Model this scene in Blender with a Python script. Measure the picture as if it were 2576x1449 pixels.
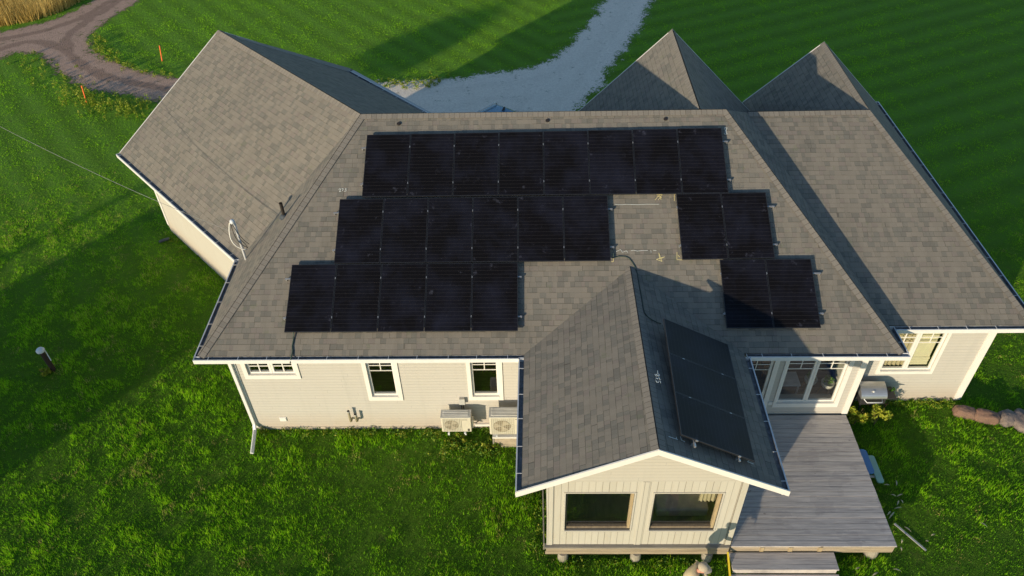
import bpy, math, random
import numpy as np
from mathutils import Vector, Matrix
for o in list(bpy.data.objects): bpy.data.objects.remove(o)
sc = bpy.context.scene
COL = sc.collection
R = math.radians
rnd = random.Random(7)

# ---------------------------------------------------------------- camera
CX, CY, CZ, YAW, PITCH, ROLL, FOC = 7.88004, -12.61647, 16.68649, -0.03362, -0.73007, -0.03112, 1955.63072
fw = Vector((math.sin(YAW)*math.cos(PITCH), math.cos(YAW)*math.cos(PITCH), math.sin(PITCH)))
rt = Vector((math.cos(YAW), -math.sin(YAW), 0)); up = rt.cross(fw)
rt2 = rt*math.cos(ROLL)+up*math.sin(ROLL); up2 = -rt*math.sin(ROLL)+up*math.cos(ROLL)
CAM = Vector((CX, CY, CZ))
cam = bpy.data.cameras.new('camera'); co = bpy.data.objects.new('camera', cam); COL.objects.link(co)
M = Matrix((rt2, up2, -fw)).transposed().to_4x4(); M.translation = CAM; co.matrix_world = M
cam.sensor_width = 36; cam.lens = FOC/2576*36; cam.clip_end = 2000; cam.clip_start = 0.1
sc.camera = co
sc.render.resolution_x = 1024; sc.render.resolution_y = 576

# ---------------------------------------------------------------- light
SUN_EL, SUN_AZ = R(9.3), R(52.5)          # AZ: direction the light travels over the ground, from +X towards +Y
sd = Vector((math.cos(SUN_AZ)*math.cos(SUN_EL), math.sin(SUN_AZ)*math.cos(SUN_EL), -math.sin(SUN_EL)))
w = bpy.data.worlds.new('World'); sc.world = w; w.use_nodes = True
nt = w.node_tree; bg = nt.nodes['Background']
sky = nt.nodes.new('ShaderNodeTexSky'); sky.sky_type = 'NISHITA'; sky.sun_disc = False
sky.sun_elevation = SUN_EL
tosun = -sd
sky.sun_rotation = math.atan2(tosun.x, tosun.y)
sky.air_density = 1.0; sky.dust_density = 0.3; sky.ozone_density = 2.2
nt.links.new(sky.outputs[0], bg.inputs[0]); bg.inputs[1].default_value = 0.122
sl = bpy.data.lights.new('sun', 'SUN'); sl.energy = 3.2; sl.angle = R(0.6); sl.color = (1.0, 0.84, 0.60)
so = bpy.data.objects.new('sun', sl); COL.objects.link(so)
so.rotation_euler = sd.to_track_quat('-Z', 'Y').to_euler(); so.location = (-20, -30, 20)
sc.view_settings.view_transform = 'Standard'; sc.view_settings.look = 'None'
sc.view_settings.exposure = 0.88; sc.view_settings.gamma = 1

# ---------------------------------------------------------------- measuring helpers (photo pixel on a 2576 px wide view -> point on a known plane)
def ray(u, v):
    return fw + rt2*((u-1288)/FOC) - up2*((v-724.5)/FOC)
def onz(u, v, z=0.0):
    d = ray(u, v); return CAM + d*((z-CZ)/d.z)
def ony(u, v, y):
    d = ray(u, v); return CAM + d*((y-CY)/d.y)
def onp(u, v, p, n):
    d = ray(u, v); return CAM + d*((Vector(p)-CAM).dot(n)/d.dot(n))

# ---------------------------------------------------------------- node helpers
class NT:
    def __init__(s, name):
        s.m = bpy.data.materials.new(name); s.m.use_nodes = True; s.t = s.m.node_tree
        s.b = s.t.nodes['Principled BSDF']; s.out = s.t.nodes['Material Output']
    def n(s, typ, **kw):
        x = s.t.nodes.new('ShaderNode'+typ)
        for k, v in kw.items(): setattr(x, k, v)
        return x
    def l(s, a, b): s.t.links.new(a, b)
    def put(s, sock, v):
        if hasattr(v, 'is_output') or isinstance(v, bpy.types.NodeSocket): s.l(v, sock)
        else: sock.default_value = v
    def math(s, op, a, b=None, c=None):
        x = s.n('Math', operation=op); s.put(x.inputs[0], a)
        if b is not None: s.put(x.inputs[1], b)
        if c is not None: s.put(x.inputs[2], c)
        return x.outputs[0]
    def noise(s, vec, scale, detail=3, rough=0.55, dist=0):
        x = s.n('TexNoise'); s.l(vec, x.inputs['Vector']); x.inputs['Scale'].default_value = scale
        x.inputs['Detail'].default_value = detail; x.inputs['Roughness'].default_value = rough; x.inputs['Distortion'].default_value = dist
        return x.outputs['Fac']
    def ramp(s, f, stops, interp='LINEAR'):
        x = s.n('ValToRGB'); s.l(f, x.inputs[0]); cr = x.color_ramp; cr.interpolation = interp
        while len(cr.elements) < len(stops): cr.elements.new(0.5)
        for e, (p, c) in zip(cr.elements, stops):
            e.position = p; e.color = (c[0], c[1], c[2], 1) if len(c) == 3 else c
        return x.outputs[0]
    def mix(s, f, a, b, mode='MIX'):
        x = s.n('Mix', data_type='RGBA', blend_type=mode)
        s.put(x.inputs[0], f)
        for i, v in ((6, a), (7, b)):
            if isinstance(v, tuple): x.inputs[i].default_value = (v[0], v[1], v[2], 1)
            else: s.l(v, x.inputs[i])
        return x.outputs[2]
    def bump(s, h, strength=0.5, dist=0.02):
        x = s.n('Bump'); s.l(h, x.inputs['Height']); x.inputs['Strength'].default_value = strength; x.inputs['Distance'].default_value = dist
        s.l(x.outputs[0], s.b.inputs['Normal']); return x
    def pos(s):
        return s.n('NewGeometry').outputs['Position']
    def obj(s): return s.n('TexCoord').outputs['Object']
    def scaled(s, vec, sc3):
        x = s.n('Mapping'); s.l(vec, x.inputs[0]); x.inputs['Scale'].default_value = sc3; return x.outputs[0]

def plain(name, col, rough=0.6, metal=0.0, var=0.12, nscale=6.0, spec=0.5):
    k = NT(name); f = k.noise(k.pos(), nscale, 4)
    a = tuple(c*(1-var) for c in col); b = tuple(min(1, c*(1+var)) for c in col)
    k.l(k.ramp(f, [(0.3, a), (0.7, b)]), k.b.inputs['Base Color'])
    k.b.inputs['Roughness'].default_value = rough; k.b.inputs['Metallic'].default_value = metal
    k.b.inputs['Specular IOR Level'].default_value = spec
    return k.m

# ---------------------------------------------------------------- materials
def mat_shingle():
    k = NT('asphalt_shingles'); uv = k.n('UVMap').outputs[0]
    sp = k.n('SeparateXYZ'); k.l(uv, sp.inputs[0]); U, V = sp.outputs[0], sp.outputs[1]
    H = 0.142
    vr = k.math('DIVIDE', V, H); row = k.math('FLOOR', vr); fv = k.math('FRACT', vr)
    wn = k.n('TexWhiteNoise', noise_dimensions='1D'); k.l(row, wn.inputs['W'])
    # wobble in cell width along the course
    cx = k.n('CombineXYZ'); k.l(k.math('MULTIPLY', U, 3.1), cx.inputs[0]); k.l(k.math('MULTIPLY', row, 7.3), cx.inputs[1])
    wob = k.noise(cx.outputs[0], 1.0, 1)
    uu = k.math('ADD', k.math('DIVIDE', U, 0.136), k.math('ADD', k.math('MULTIPLY', wn.outputs['Value'], 17.0), k.math('MULTIPLY', wob, 2.6)))
    cell = k.math('FLOOR', uu); fu = k.math('FRACT', uu)
    c2 = k.n('CombineXYZ'); k.l(cell, c2.inputs[0]); k.l(row, c2.inputs[1])
    w2 = k.n('TexWhiteNoise', noise_dimensions='2D'); k.l(c2.outputs[0], w2.inputs['Vector'])
    rv = w2.outputs['Value']
    base = k.ramp(rv, [(0.0, (.196, .176, .146)), (0.25, (.212, .190, .158)), (0.45, (.182, .166, .138)), (0.58, (.156, .149, .129)), (0.70, (.138, .136, .119)), (0.80, (.184, .158, .140)), (0.90, (.122, .118, .104))], 'CONSTANT')
    big = k.noise(k.pos(), 0.5, 3); gran = k.noise(k.pos(), 130, 2)
    base = k.mix(k.math('MULTIPLY', k.math('SUBTRACT', big, 0.3), 0.55), base, (.165, .155, .138))
    base = k.mix(0.30, base, k.ramp(gran, [(0.3, (.100, .092, .078)), (0.72, (.320, .288, .242))]), 'MIX')
    # laminated 'dragon teeth': shadow line along the lower edge of some tabs and at their sides
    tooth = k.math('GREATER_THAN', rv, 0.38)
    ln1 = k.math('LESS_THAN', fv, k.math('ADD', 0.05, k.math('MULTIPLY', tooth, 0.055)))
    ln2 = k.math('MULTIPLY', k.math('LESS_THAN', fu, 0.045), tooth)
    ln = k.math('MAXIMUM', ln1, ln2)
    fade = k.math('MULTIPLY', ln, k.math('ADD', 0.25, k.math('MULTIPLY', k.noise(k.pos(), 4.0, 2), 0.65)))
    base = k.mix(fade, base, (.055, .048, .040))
    s2 = k.n('CombineXYZ'); k.l(k.math('MULTIPLY', U, 2.4), s2.inputs[0]); k.l(k.math('MULTIPLY', V, .28), s2.inputs[1])
    streak = k.ramp(k.noise(s2.outputs[0], 1.0, 5, .65), [(.48, (0, 0, 0)), (.72, (1, 1, 1))]); base = k.mix(k.math('MULTIPLY', streak, .30), base, (.085, .080, .070))
    lichen = k.math('MULTIPLY', k.math('GREATER_THAN', k.noise(k.pos(), 3.3, 4), 0.66), 0.25)
    base = k.mix(lichen, base, (.13, .15, .085))
    k.l(base, k.b.inputs['Base Color']); k.b.inputs['Roughness'].default_value = 0.95
    k.b.inputs['Specular IOR Level'].default_value = 0.15
    h = k.math('ADD', k.math('ADD', k.math('MULTIPLY', fv, -0.9), k.math('MULTIPLY', tooth, 0.5)), k.math('MULTIPLY', gran, 0.35))
    k.bump(h, 0.55, 0.012)
    return k.m
def mat_cap():
    k = NT('ridge_cap_shingles'); uv = k.n('UVMap').outputs[0]
    sp = k.n('SeparateXYZ'); k.l(uv, sp.inputs[0]); U = sp.outputs[0]
    f = k.math('DIVIDE', U, 0.14); fr = k.math('FRACT', f); c = k.math('FLOOR', f)
    wn = k.n('TexWhiteNoise', noise_dimensions='1D'); k.l(c, wn.inputs['W'])
    b = k.ramp(wn.outputs['Value'], [(0, (.205, .186, .160)), (.6, (.18, .165, .142)), (.85, (.145, .135, .118))], 'CONSTANT')
    b = k.mix(0.45, b, k.ramp(k.noise(k.pos(), 120, 2), [(0.3, (.10, .092, .08)), (0.72, (.30, .27, .235))]))
    b = k.mix(k.math('MULTIPLY', k.math('LESS_THAN', fr, 0.10), 0.6), b, (.06, .05, .042))
    k.l(b, k.b.inputs['Base Color']); k.b.inputs['Roughness'].default_value = .95; k.b.inputs['Specular IOR Level'].default_value = .15
    k.bump(k.math('MULTIPLY', fr, -1), .4, .01)
    return k.m
def mat_siding(name, col, pitch=0.105):
    k = NT(name); p = k.pos(); sp = k.n('SeparateXYZ'); k.l(p, sp.inputs[0])
    z = k.math('DIVIDE', sp.outputs[2], pitch); f = k.math('FRACT', z); row = k.math('FLOOR', z)
    wn = k.n('TexWhiteNoise', noise_dimensions='1D'); k.l(row, wn.inputs['W'])
    c = k.mix(k.math('MULTIPLY', wn.outputs['Value'], 0.35), col, tuple(x*0.93 for x in col))
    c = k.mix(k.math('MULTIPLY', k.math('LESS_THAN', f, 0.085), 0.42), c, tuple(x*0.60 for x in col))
    low = k.math('LESS_THAN', sp.outputs[2], 0.55)
    c = k.mix(k.math('MULTIPLY', k.noise(k.scaled(p, (1, 1, .25)), 3.0, 5), 0.22), c, (col[0]*.82, col[1]*.74, col[2]*.62))
    # butt joints now and then
    sx = k.math('ADD', sp.outputs[0], k.math('ADD', sp.outputs[1], k.math('MULTIPLY', wn.outputs['Value'], 9.0)))
    j = k.math('LESS_THAN', k.math('FRACT', k.math('DIVIDE', sx, 3.66)), 0.0022)
    c = k.mix(k.math('MULTIPLY', j, 0.45), c, tuple(x*0.4 for x in col))
    spot = k.math('GREATER_THAN', k.noise(k.scaled(p, (1, 1, .5)), 26, 2), 0.78)
    c = k.mix(k.math('MULTIPLY', spot, 0.28), c, (.22, .16, .11))
    mr = k.n('MapRange'); k.l(sp.outputs[2], mr.inputs[0]); mr.inputs[1].default_value = .75; mr.inputs[2].default_value = .10
    sl_ = k.math('MULTIPLY', mr.outputs[0], k.math('ADD', .25, k.math('MULTIPLY', k.noise(p, 2.2, 6, .7), 1.0)))
    c = k.mix(k.math('MULTIPLY', sl_, .55), c, (.36, .25, .16))
    vs = k.noise(k.scaled(p, (7, 7, .35)), 1.0, 4); c = k.mix(k.math('MULTIPLY', k.ramp(vs, [(.52, (0, 0, 0)), (.75, (1, 1, 1))]), .16), c, tuple(x*.6 for x in col))
    k.l(c, k.b.inputs['Base Color']); k.b.inputs['Roughness'].default_value = .62
    k.bump(k.math('MULTIPLY', f, -1), .6, .014)
    return k.m
def mat_vboards():
    k = NT('painted_vertical_boards'); p = k.pos(); sp = k.n('SeparateXYZ'); k.l(p, sp.inputs[0])
    x = k.math('DIVIDE', k.math('ADD', sp.outputs[0], sp.outputs[1]), 0.142); f = k.math('FRACT', x); row = k.math('FLOOR', x)
    wn = k.n('TexWhiteNoise', noise_dimensions='1D'); k.l(row, wn.inputs['W'])
    col = (.455, .435, .375)
    c = k.mix(wn.outputs['Value'], col, (.415, .395, .335))
    st = k.noise(k.scaled(p, (14, 14, 1.6)), 1.0, 5)
    c = k.mix(k.math('MULTIPLY', k.math('GREATER_THAN', st, 0.60), 0.30), c, (.40, .36, .28))
    kn = k.math('GREATER_THAN', k.noise(k.scaled(p, (1, 1, .6)), 9, 3), 0.70)
    c = k.mix(k.math('MULTIPLY', kn, 0.25), c, (.36, .30, .20))
    g = k.math('MULTIPLY', k.math('LESS_THAN', f, 0.07), k.math('ADD', .35, k.math('MULTIPLY', wn.outputs['Value'], .6)))
    c = k.mix(g, c, (.13, .11, .085))
    k.l(c, k.b.inputs['Base Color']); k.b.inputs['Roughness'].default_value = .7
    k.bump(k.math('GREATER_THAN', f, 0.07), .5, .008)
    return k.m
def mat_deck(axis=1):
    k = NT('weathered_deck_boards'); p = k.pos(); sp = k.n('SeparateXYZ'); k.l(p, sp.inputs[0])
    y = k.math('DIVIDE', k.math('ADD', sp.outputs[1], 3.415), 0.1436); row = k.math('FLOOR', y); f = k.math('FRACT', y)
    wn = k.n('TexWhiteNoise', noise_dimensions='1D'); k.l(row, wn.inputs['W'])
    c = k.ramp(wn.outputs['Value'], [(0, (.36, .335, .325)), (.5, (.50, .455, .42)), (1, (.28, .27, .275))])
    cv = k.n('CombineXYZ'); k.l(sp.outputs[0], cv.inputs[0]); k.l(k.math('MULTIPLY', sp.outputs[1], 16), cv.inputs[1]); k.l(k.math('MULTIPLY', row, 3.7), cv.inputs[2])
    g = k.noise(cv.outputs[0], 1.6, 6, .65)
    c = k.mix(.62, c, k.ramp(g, [(.28, (.17, .16, .155)), (.5, (.42, .38, .355)), (.75, (.70, .635, .57))]))
    blot = k.noise(p, 1.5, 5); c = k.mix(k.math('MULTIPLY', k.math('GREATER_THAN', blot, .58), .22), c, (.22, .20, .20))
    knot = k.math('GREATER_THAN', k.noise(k.scaled(p, (2.2, 5, 1)), 2.6, 2), .74)
    c = k.mix(k.math('MULTIPLY', knot, .55), c, (.12, .10, .09))
    k.l(c, k.b.inputs['Base Color']); k.b.inputs['Roughness'].default_value = .78
    k.bump(g, .3, .006)
    return k.m
def mat_wood(name, c1, c2, sc3=(1.2, 14, 14)):
    k = NT(name); g = k.noise(k.scaled(k.pos(), sc3), 1.5, 6, .65)
    k.l(k.ramp(g, [(.25, c1), (.75, c2)]), k.b.inputs['Base Color']); k.b.inputs['Roughness'].default_value = .8
    k.bump(g, .3, .006); return k.m
def mat_panel():
    k = NT('solar_cells'); uv = k.n('UVMap').outputs[0]; sp = k.n('SeparateXYZ'); k.l(uv, sp.inputs[0])
    a = k.math('FRACT', k.math('MULTIPLY', sp.outputs[1], 18.0)); b = k.math('FRACT', k.math('MULTIPLY', sp.outputs[0], 54.0))
    la = k.math('LESS_THAN', a, .055); lb = k.math('LESS_THAN', b, .16)
    c = k.mix(k.math('MULTIPLY', lb, .35), (.0050, .0045, .0052), (.012, .011, .013))
    c = k.mix(k.math('MULTIPLY', la, .7), c, (.040, .037, .038))
    oi = k.n('ObjectInfo').outputs['Random']
    cv = k.n('CombineXYZ'); k.l(sp.outputs[0], cv.inputs[0]); k.l(k.math('MULTIPLY', sp.outputs[1], 1.5), cv.inputs[1]); k.l(k.math('MULTIPLY', oi, 40), cv.inputs[2])
    du = k.noise(cv.outputs[0], 4.5, 7, .7)
    d = k.ramp(du, [(.60, (0, 0, 0)), (.80, (1, 1, 1))])
    edge = k.math('MAXIMUM', k.math('ABSOLUTE', k.math('SUBTRACT', sp.outputs[0], .5)), k.math('ABSOLUTE', k.math('SUBTRACT', sp.outputs[1], .5)))
    dust = k.math('MULTIPLY', d, k.math('ADD', .08, k.math('MULTIPLY', k.math('GREATER_THAN', edge, .36), .28)))
    c = k.mix(dust, c, (.16, .17, .24))
    hz = k.ramp(k.noise(cv.outputs[0], 1.3, 4, .6), [(.42, (0, 0, 0)), (.75, (1, 1, 1))]); c = k.mix(k.math('MULTIPLY', hz, .10), c, (.07, .085, .17))
    k.l(c, k.b.inputs['Base Color'])
    k.b.inputs['Roughness'].default_value = .22; k.b.inputs['Specular IOR Level'].default_value = .10
    k.l(k.math('ADD', .30, k.math('MULTIPLY', d, .3)), k.b.inputs['Roughness'])
    return k.m
def mat_glass():
    k = NT('window_glass'); t = k.t
    tr = k.n('BsdfTransparent'); tr.inputs[0].default_value = (.88, .91, .88, 1)
    gl = k.n('BsdfGlossy'); gl.inputs['Roughness'].default_value = .02; gl.inputs[0].default_value = (.95, .97, 1, 1)
    lw = k.n('LayerWeight'); lw.inputs[0].default_value = .5
    mx = k.n('MixShader'); k.l(k.math('ADD', .12, k.math('MULTIPLY', k.math('POWER', lw.outputs['Facing'], 4.0), .6)), mx.inputs[0])
    k.l(tr.outputs[0], mx.inputs[1]); k.l(gl.outputs[0], mx.inputs[2]); k.l(mx.outputs[0], k.out.inputs[0])
    return k.m
def leafy(name, stops, trans=.35, rough=.55):
    """blade / leaf material: colour from the mesh attribute 'tint' (0..1), a little light coming through"""
    k = NT(name); at = k.n('Attribute', attribute_name='tint'); c = k.ramp(at.outputs['Fac'], stops)
    k.l(c, k.b.inputs['Base Color']); k.b.inputs['Roughness'].default_value = rough; k.b.inputs['Specular IOR Level'].default_value = .2
    tl = k.n('BsdfTranslucent'); k.l(c, tl.inputs[0])
    mx = k.n('MixShader'); mx.inputs[0].default_value = trans
    k.l(k.b.outputs[0], mx.inputs[1]); k.l(tl.outputs[0], mx.inputs[2]); k.l(mx.outputs[0], k.out.inputs[0])
    return k.m
def mat_ground():
    k = NT('turf'); p = k.pos(); sp = k.n('SeparateXYZ'); k.l(p, sp.inputs[0])
    n1 = k.noise(p, .55, 6, .6); n2 = k.noise(p, 5.5, 5, .65); n3 = k.noise(p, 34, 3, .7)
    c = k.ramp(n2, [(.25, (.038, .110, .009)), (.5, (.088, .235, .012)), (.75, (.165, .370, .018))])
    c = k.mix(k.math('MULTIPLY', n1, .55), c, (.105, .215, .018))
    c = k.mix(.5, c, k.ramp(n3, [(.3, (.040, .090, .010)), (.7, (.19, .33, .026))]))
    # mowing stripes on the far lawns: arcs around a point far off to one side
    ra = k.math('ADD', k.math('MULTIPLY', sp.outputs[0], -2.05), k.math('MULTIPLY', sp.outputs[1], 4.4))
    rb = k.math('ADD', k.math('MULTIPLY', sp.outputs[0], 3.8), k.math('MULTIPLY', sp.outputs[1], 3.3))
    side = k.math('GREATER_THAN', sp.outputs[0], 9.0)
    rr_ = k.math('ADD', k.math('MULTIPLY', ra, side), k.math('MULTIPLY', rb, k.math('SUBTRACT', 1.0, side)))
    st = k.math('SINE', k.math('ADD', rr_, k.math('MULTIPLY', n1, 1.6)))
    fm = k.n('MapRange'); k.l(k.math('ADD', sp.outputs[1], k.math('MULTIPLY', n1, 2.0)), fm.inputs[0]); fm.inputs[1].default_value = 4.0; fm.inputs[2].default_value = 13.0; far = fm.outputs[0]
    c = k.mix(k.math('MULTIPLY', k.math('ADD', .30, k.math('MULTIPLY', k.math('ADD', st, 1.0), .22)), far), c, (.20, .40, .045))
    dry = k.math('MULTIPLY', k.math('GREATER_THAN', k.noise(p, 1.3, 5, .7), .64), .35)
    c = k.mix(dry, c, (.16, .17, .045))
    k.l(c, k.b.inputs['Base Color']); k.b.inputs['Roughness'].default_value = .9; k.b.inputs['Specular IOR Level'].default_value = .1
    k.bump(k.math('ADD', n2, k.math('MULTIPLY', n3, .6)), 1.0, .22)
    return k.m
def mat_gravel(name, ca, cb, weed=.62, ruts=0.0):
    k = NT(name); p = k.pos()
    v = k.n('TexVoronoi'); k.l(p, v.inputs['Vector']); v.inputs['Scale'].default_value = 26
    n2 = k.noise(p, 60, 3, .7); n1 = k.noise(p, .8, 5, .6)
    c = k.mix(n2, ca, cb); c = k.mix(.35, c, k.mix(v.outputs['Color'], tuple(x*.55 for x in ca), tuple(min(.95, x*1.15) for x in cb)))
    c = k.mix(k.math('MULTIPLY', n1, .3), c, tuple(x*.8 for x in ca))
    m5 = k.noise(p, 7.5, 6, .8); c = k.mix(k.math('MULTIPLY', k.ramp(m5, [(.42, (0, 0, 0)), (.66, (1, 1, 1))]), .30), c, tuple(x*.55 for x in ca))
    wd = k.noise(p, 1.7, 9, .82); c = k.mix(k.math('MULTIPLY', k.ramp(wd, [(weed-.03, (0, 0, 0)), (weed+.04, (1, 1, 1))]), .75), c, (.062, .078, .020))
    at = k.n('Attribute', attribute_name='margin')
    rut = k.math('SINE', k.math('ADD', k.math('MULTIPLY', at.outputs['Fac'], 4.6), k.math('MULTIPLY', n1, 4.0)))
    c = k.mix(k.math('MULTIPLY', k.ramp(rut, [(.1, (0, 0, 0)), (.7, (1, 1, 1))]), ruts), c, tuple(x*.5 for x in ca))
    k.l(c, k.b.inputs['Base Color']); k.b.inputs['Roughness'].default_value = .95; k.b.inputs['Specular IOR Level'].default_value = .1
    k.bump(k.math('ADD', v.outputs['Distance'], k.math('MULTIPLY', n2, .6)), .8, .03)
    at = k.n('Attribute', attribute_name='margin'); nz = k.math('ADD', k.math('MULTIPLY', k.noise(p, 1.1, 5, .7), 1.3), k.math('MULTIPLY', k.noise(p, 16, 3, .7), 1.0))
    mask = k.math('GREATER_THAN', k.math('ADD', k.math('MULTIPLY', at.outputs['Fac'], .75), k.math('SUBTRACT', k.math('ADD', nz, k.math('MULTIPLY', k.noise(p, 4.5, 6, .8), 1.3)), 1.95)), 0.0)
    tr = k.n('BsdfTransparent'); mx = k.n('MixShader'); k.l(mask, mx.inputs[0]); k.l(tr.outputs[0], mx.inputs[1]); k.l(k.b.outputs[0], mx.inputs[2]); k.l(mx.outputs[0], k.out.inputs[0])
    return k.m
def mat_rock(name, a, b, cc):
    k = NT(name); p = k.pos(); n = k.noise(p, 3.5, 6, .65); n2 = k.noise(p, 40, 3, .7)
    c = k.ramp(n, [(.3, a), (.55, b), (.75, cc)]); c = k.mix(.35, c, k.ramp(n2, [(.3, tuple(x*.6 for x in a)), (.7, tuple(min(1, x*1.5) for x in b))]))
    k.l(c, k.b.inputs['Base Color']); k.b.inputs['Roughness'].default_value = .9; k.bump(k.math('ADD', n, n2), .6, .03); return k.m

MT = dict(
 shingle=mat_shingle(), cap=mat_cap(), siding=mat_siding('beige_clapboard', (.452, .436, .402)), siding_up=mat_siding('cream_clapboard', (.445, .425, .372)),
 vboards=mat_vboards(), deck=mat_deck(), panel=mat_panel(), glass=mat_glass(), turf=mat_ground(),
 trim=plain('white_trim_paint', (.66, .64, .60), .45, var=.04, nscale=3),
 gutter=plain('white_aluminium_gutter', (.64, .63, .61), .35, var=.04), gutter_in=plain('gutter_inside_grey', (.22, .22, .23), .7, var=.4, nscale=9),  # gutter trough in a mottled darker grey than the lip
 concrete=plain('foundation_concrete', (.42, .36, .29), .9, var=.2, nscale=9), pier=plain('concrete_pier', (.25, .225, .18), .9, var=.2, nscale=12),
 greywood=mat_wood('weathered_grey_timber', (.13, .12, .105), (.30, .27, .23)), rim=mat_wood('pressure_treated_joist', (.19, .155, .11), (.38, .31, .22)),
 plywood=mat_wood('old_plywood', (.24, .20, .15), (.42, .35, .26), (5, 1, 9)),
 darkwood=mat_wood('dark_window_wood', (.075, .058, .042), (.20, .155, .10), (14, 14, 2)),
 framewood=mat_wood('bare_window_wood', (.24, .18, .10), (.42, .33, .19), (14, 14, 2)),
 black=plain('black_anodised_frame', (.024, .025, .029), .38, .3), alu=plain('mill_aluminium', (.40, .40, .40), .4, .7),
 blackpipe=plain('black_abs_pipe', (.018, .014, .012), .5), steel=plain('galvanised_steel', (.46, .45, .42), .45, .35),
 casing=plain('heat_pump_enamel', (.52, .49, .40), .4, var=.05), casing_top=plain('heat_pump_top_panel', (.40, .40, .38), .5, var=.08), ribs=plain('heat_pump_rib_pale', (.62, .61, .57), .45),  # ribs paler than the grey top panel
 fan=plain('fan_recess', (.20, .165, .11), .6), fanlight=plain('heat_pump_fan_blade', (.40, .35, .26), .5), ink=plain('dark_print', (.06, .055, .05), .6),
 orange=plain('orange_stake_paint', (.85, .15, .035), .5), yellow=plain('yellow_enamel', (.62, .47, .03), .45),
 room=plain('room_paint', (.62, .56, .46), .8), floor=mat_wood('dark_floorboards', (.13, .10, .075), (.30, .23, .17), (1.5, 12, 1)), blind=plain('cream_roman_blind', (.66, .60, .42), .85, var=.06), curtain=plain('tan_linen_curtain', (.40, .34, .22), .9, var=.08),
 whiteplastic=plain('white_plastic', (.56, .58, .60), .4), brownpost=plain('dark_brown_post', (.035, .018, .014), .8), blue=plain('blue_plastic', (.05, .19, .42), .4, var=.05), mint=plain('mint_green_plastic', (.22, .42, .36), .5, var=.06),
 steelgrill=plain('brushed_steel_lid', (.50, .50, .50), .32, .75, var=.06), darksteel=plain('dark_grill_body', (.035, .035, .038), .5, .3),
 chalk=plain('white_chalk', (.62, .66, .64), .95), ychalk=plain('yellow_chalk', (.60, .52, .26), .95), greencable=plain('green_black_cable', (.018, .04, .03), .5), cable=plain('grey_aluminium_cable', (.20, .20, .18), .5), blackcable=plain('black_cable', (.02, .018, .017), .5), whitecable=plain('white_insulated_cable', (.72, .70, .64), .5),
 carblue=plain('blue_car_paint', (.045, .15, .25), .25, .25, var=.04), carglass=plain('tinted_car_glass', (.012, .016, .018), .08), rubber=plain('tyre_rubber', (.018, .018, .018), .85), rim_m=plain('alloy_rim', (.5, .5, .52), .3, .8), red=plain('red_lens', (.4, .02, .02), .3), lens=plain('clear_lens', (.75, .75, .72), .15),
 skin=plain('skin', (.50, .24, .17), .55), hoodie=plain('beige_hoodie_fabric', (.43, .36, .23), .95, var=.10, nscale=14), capf=plain('khaki_cap_fabric', (.40, .34, .25), .9), jeans=plain('dark_blue_trousers', (.03, .04, .07), .9), hair=plain('brown_hair', (.06, .035, .02), .8), shoe=plain('brown_shoes', (.07, .05, .035), .7),
 rockred=mat_rock('red_sandstone', (.11, .075, .06), (.19, .11, .08), (.27, .15, .10)), rockgrey=mat_rock('grey_purple_stone', (.10, .085, .085), (.21, .165, .145), (.34, .28, .22)),
 husk=plain('dry_corn_husk', (.38, .35, .22), .85, var=.25, nscale=20), slate=plain('dark_corrugated_pipe', (.05, .06, .07), .6), terracotta=plain('white_ceramic', (.62, .60, .55), .35), legwood=plain('honey_wood', (.42, .23, .09), .5),
 bark=plain('bark', (.08, .06, .045), .95, var=.35, nscale=8), barn=plain('grey_barn_boards', (.20, .17, .14), .9, var=.3), tin=plain('tin_roof', (.35, .35, .34), .5, .5),
)
G_STOPS = [(0, (.042, .140, .008)), (.35, (.120, .335, .009)), (.7, (.27, .60, .012)), (.9, (.42, .72, .02)), (1, (.48, .44, .13))]
MT['blade'] = leafy('grass_blades', G_STOPS, .5)
MT['golden'] = leafy('ripe_field_grass', [(0, (.22, .15, .04)), (.5, (.60, .42, .12)), (1, (.80, .60, .22))], .35)
MT['weed'] = leafy('weed_leaves', [(0, (.07, .15, .012)), (.5, (.19, .29, .02)), (1, (.42, .42, .05))], .35)
MT['leaf'] = leafy('garden_leaves', [(0, (.03, .09, .02)), (.5, (.11, .23, .02)), (1, (.38, .35, .03))], .3)
MT['treeleaf'] = leafy('tree_leaves', [(0, (.02, .05, .01)), (1, (.08, .14, .02))], .3)

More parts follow.
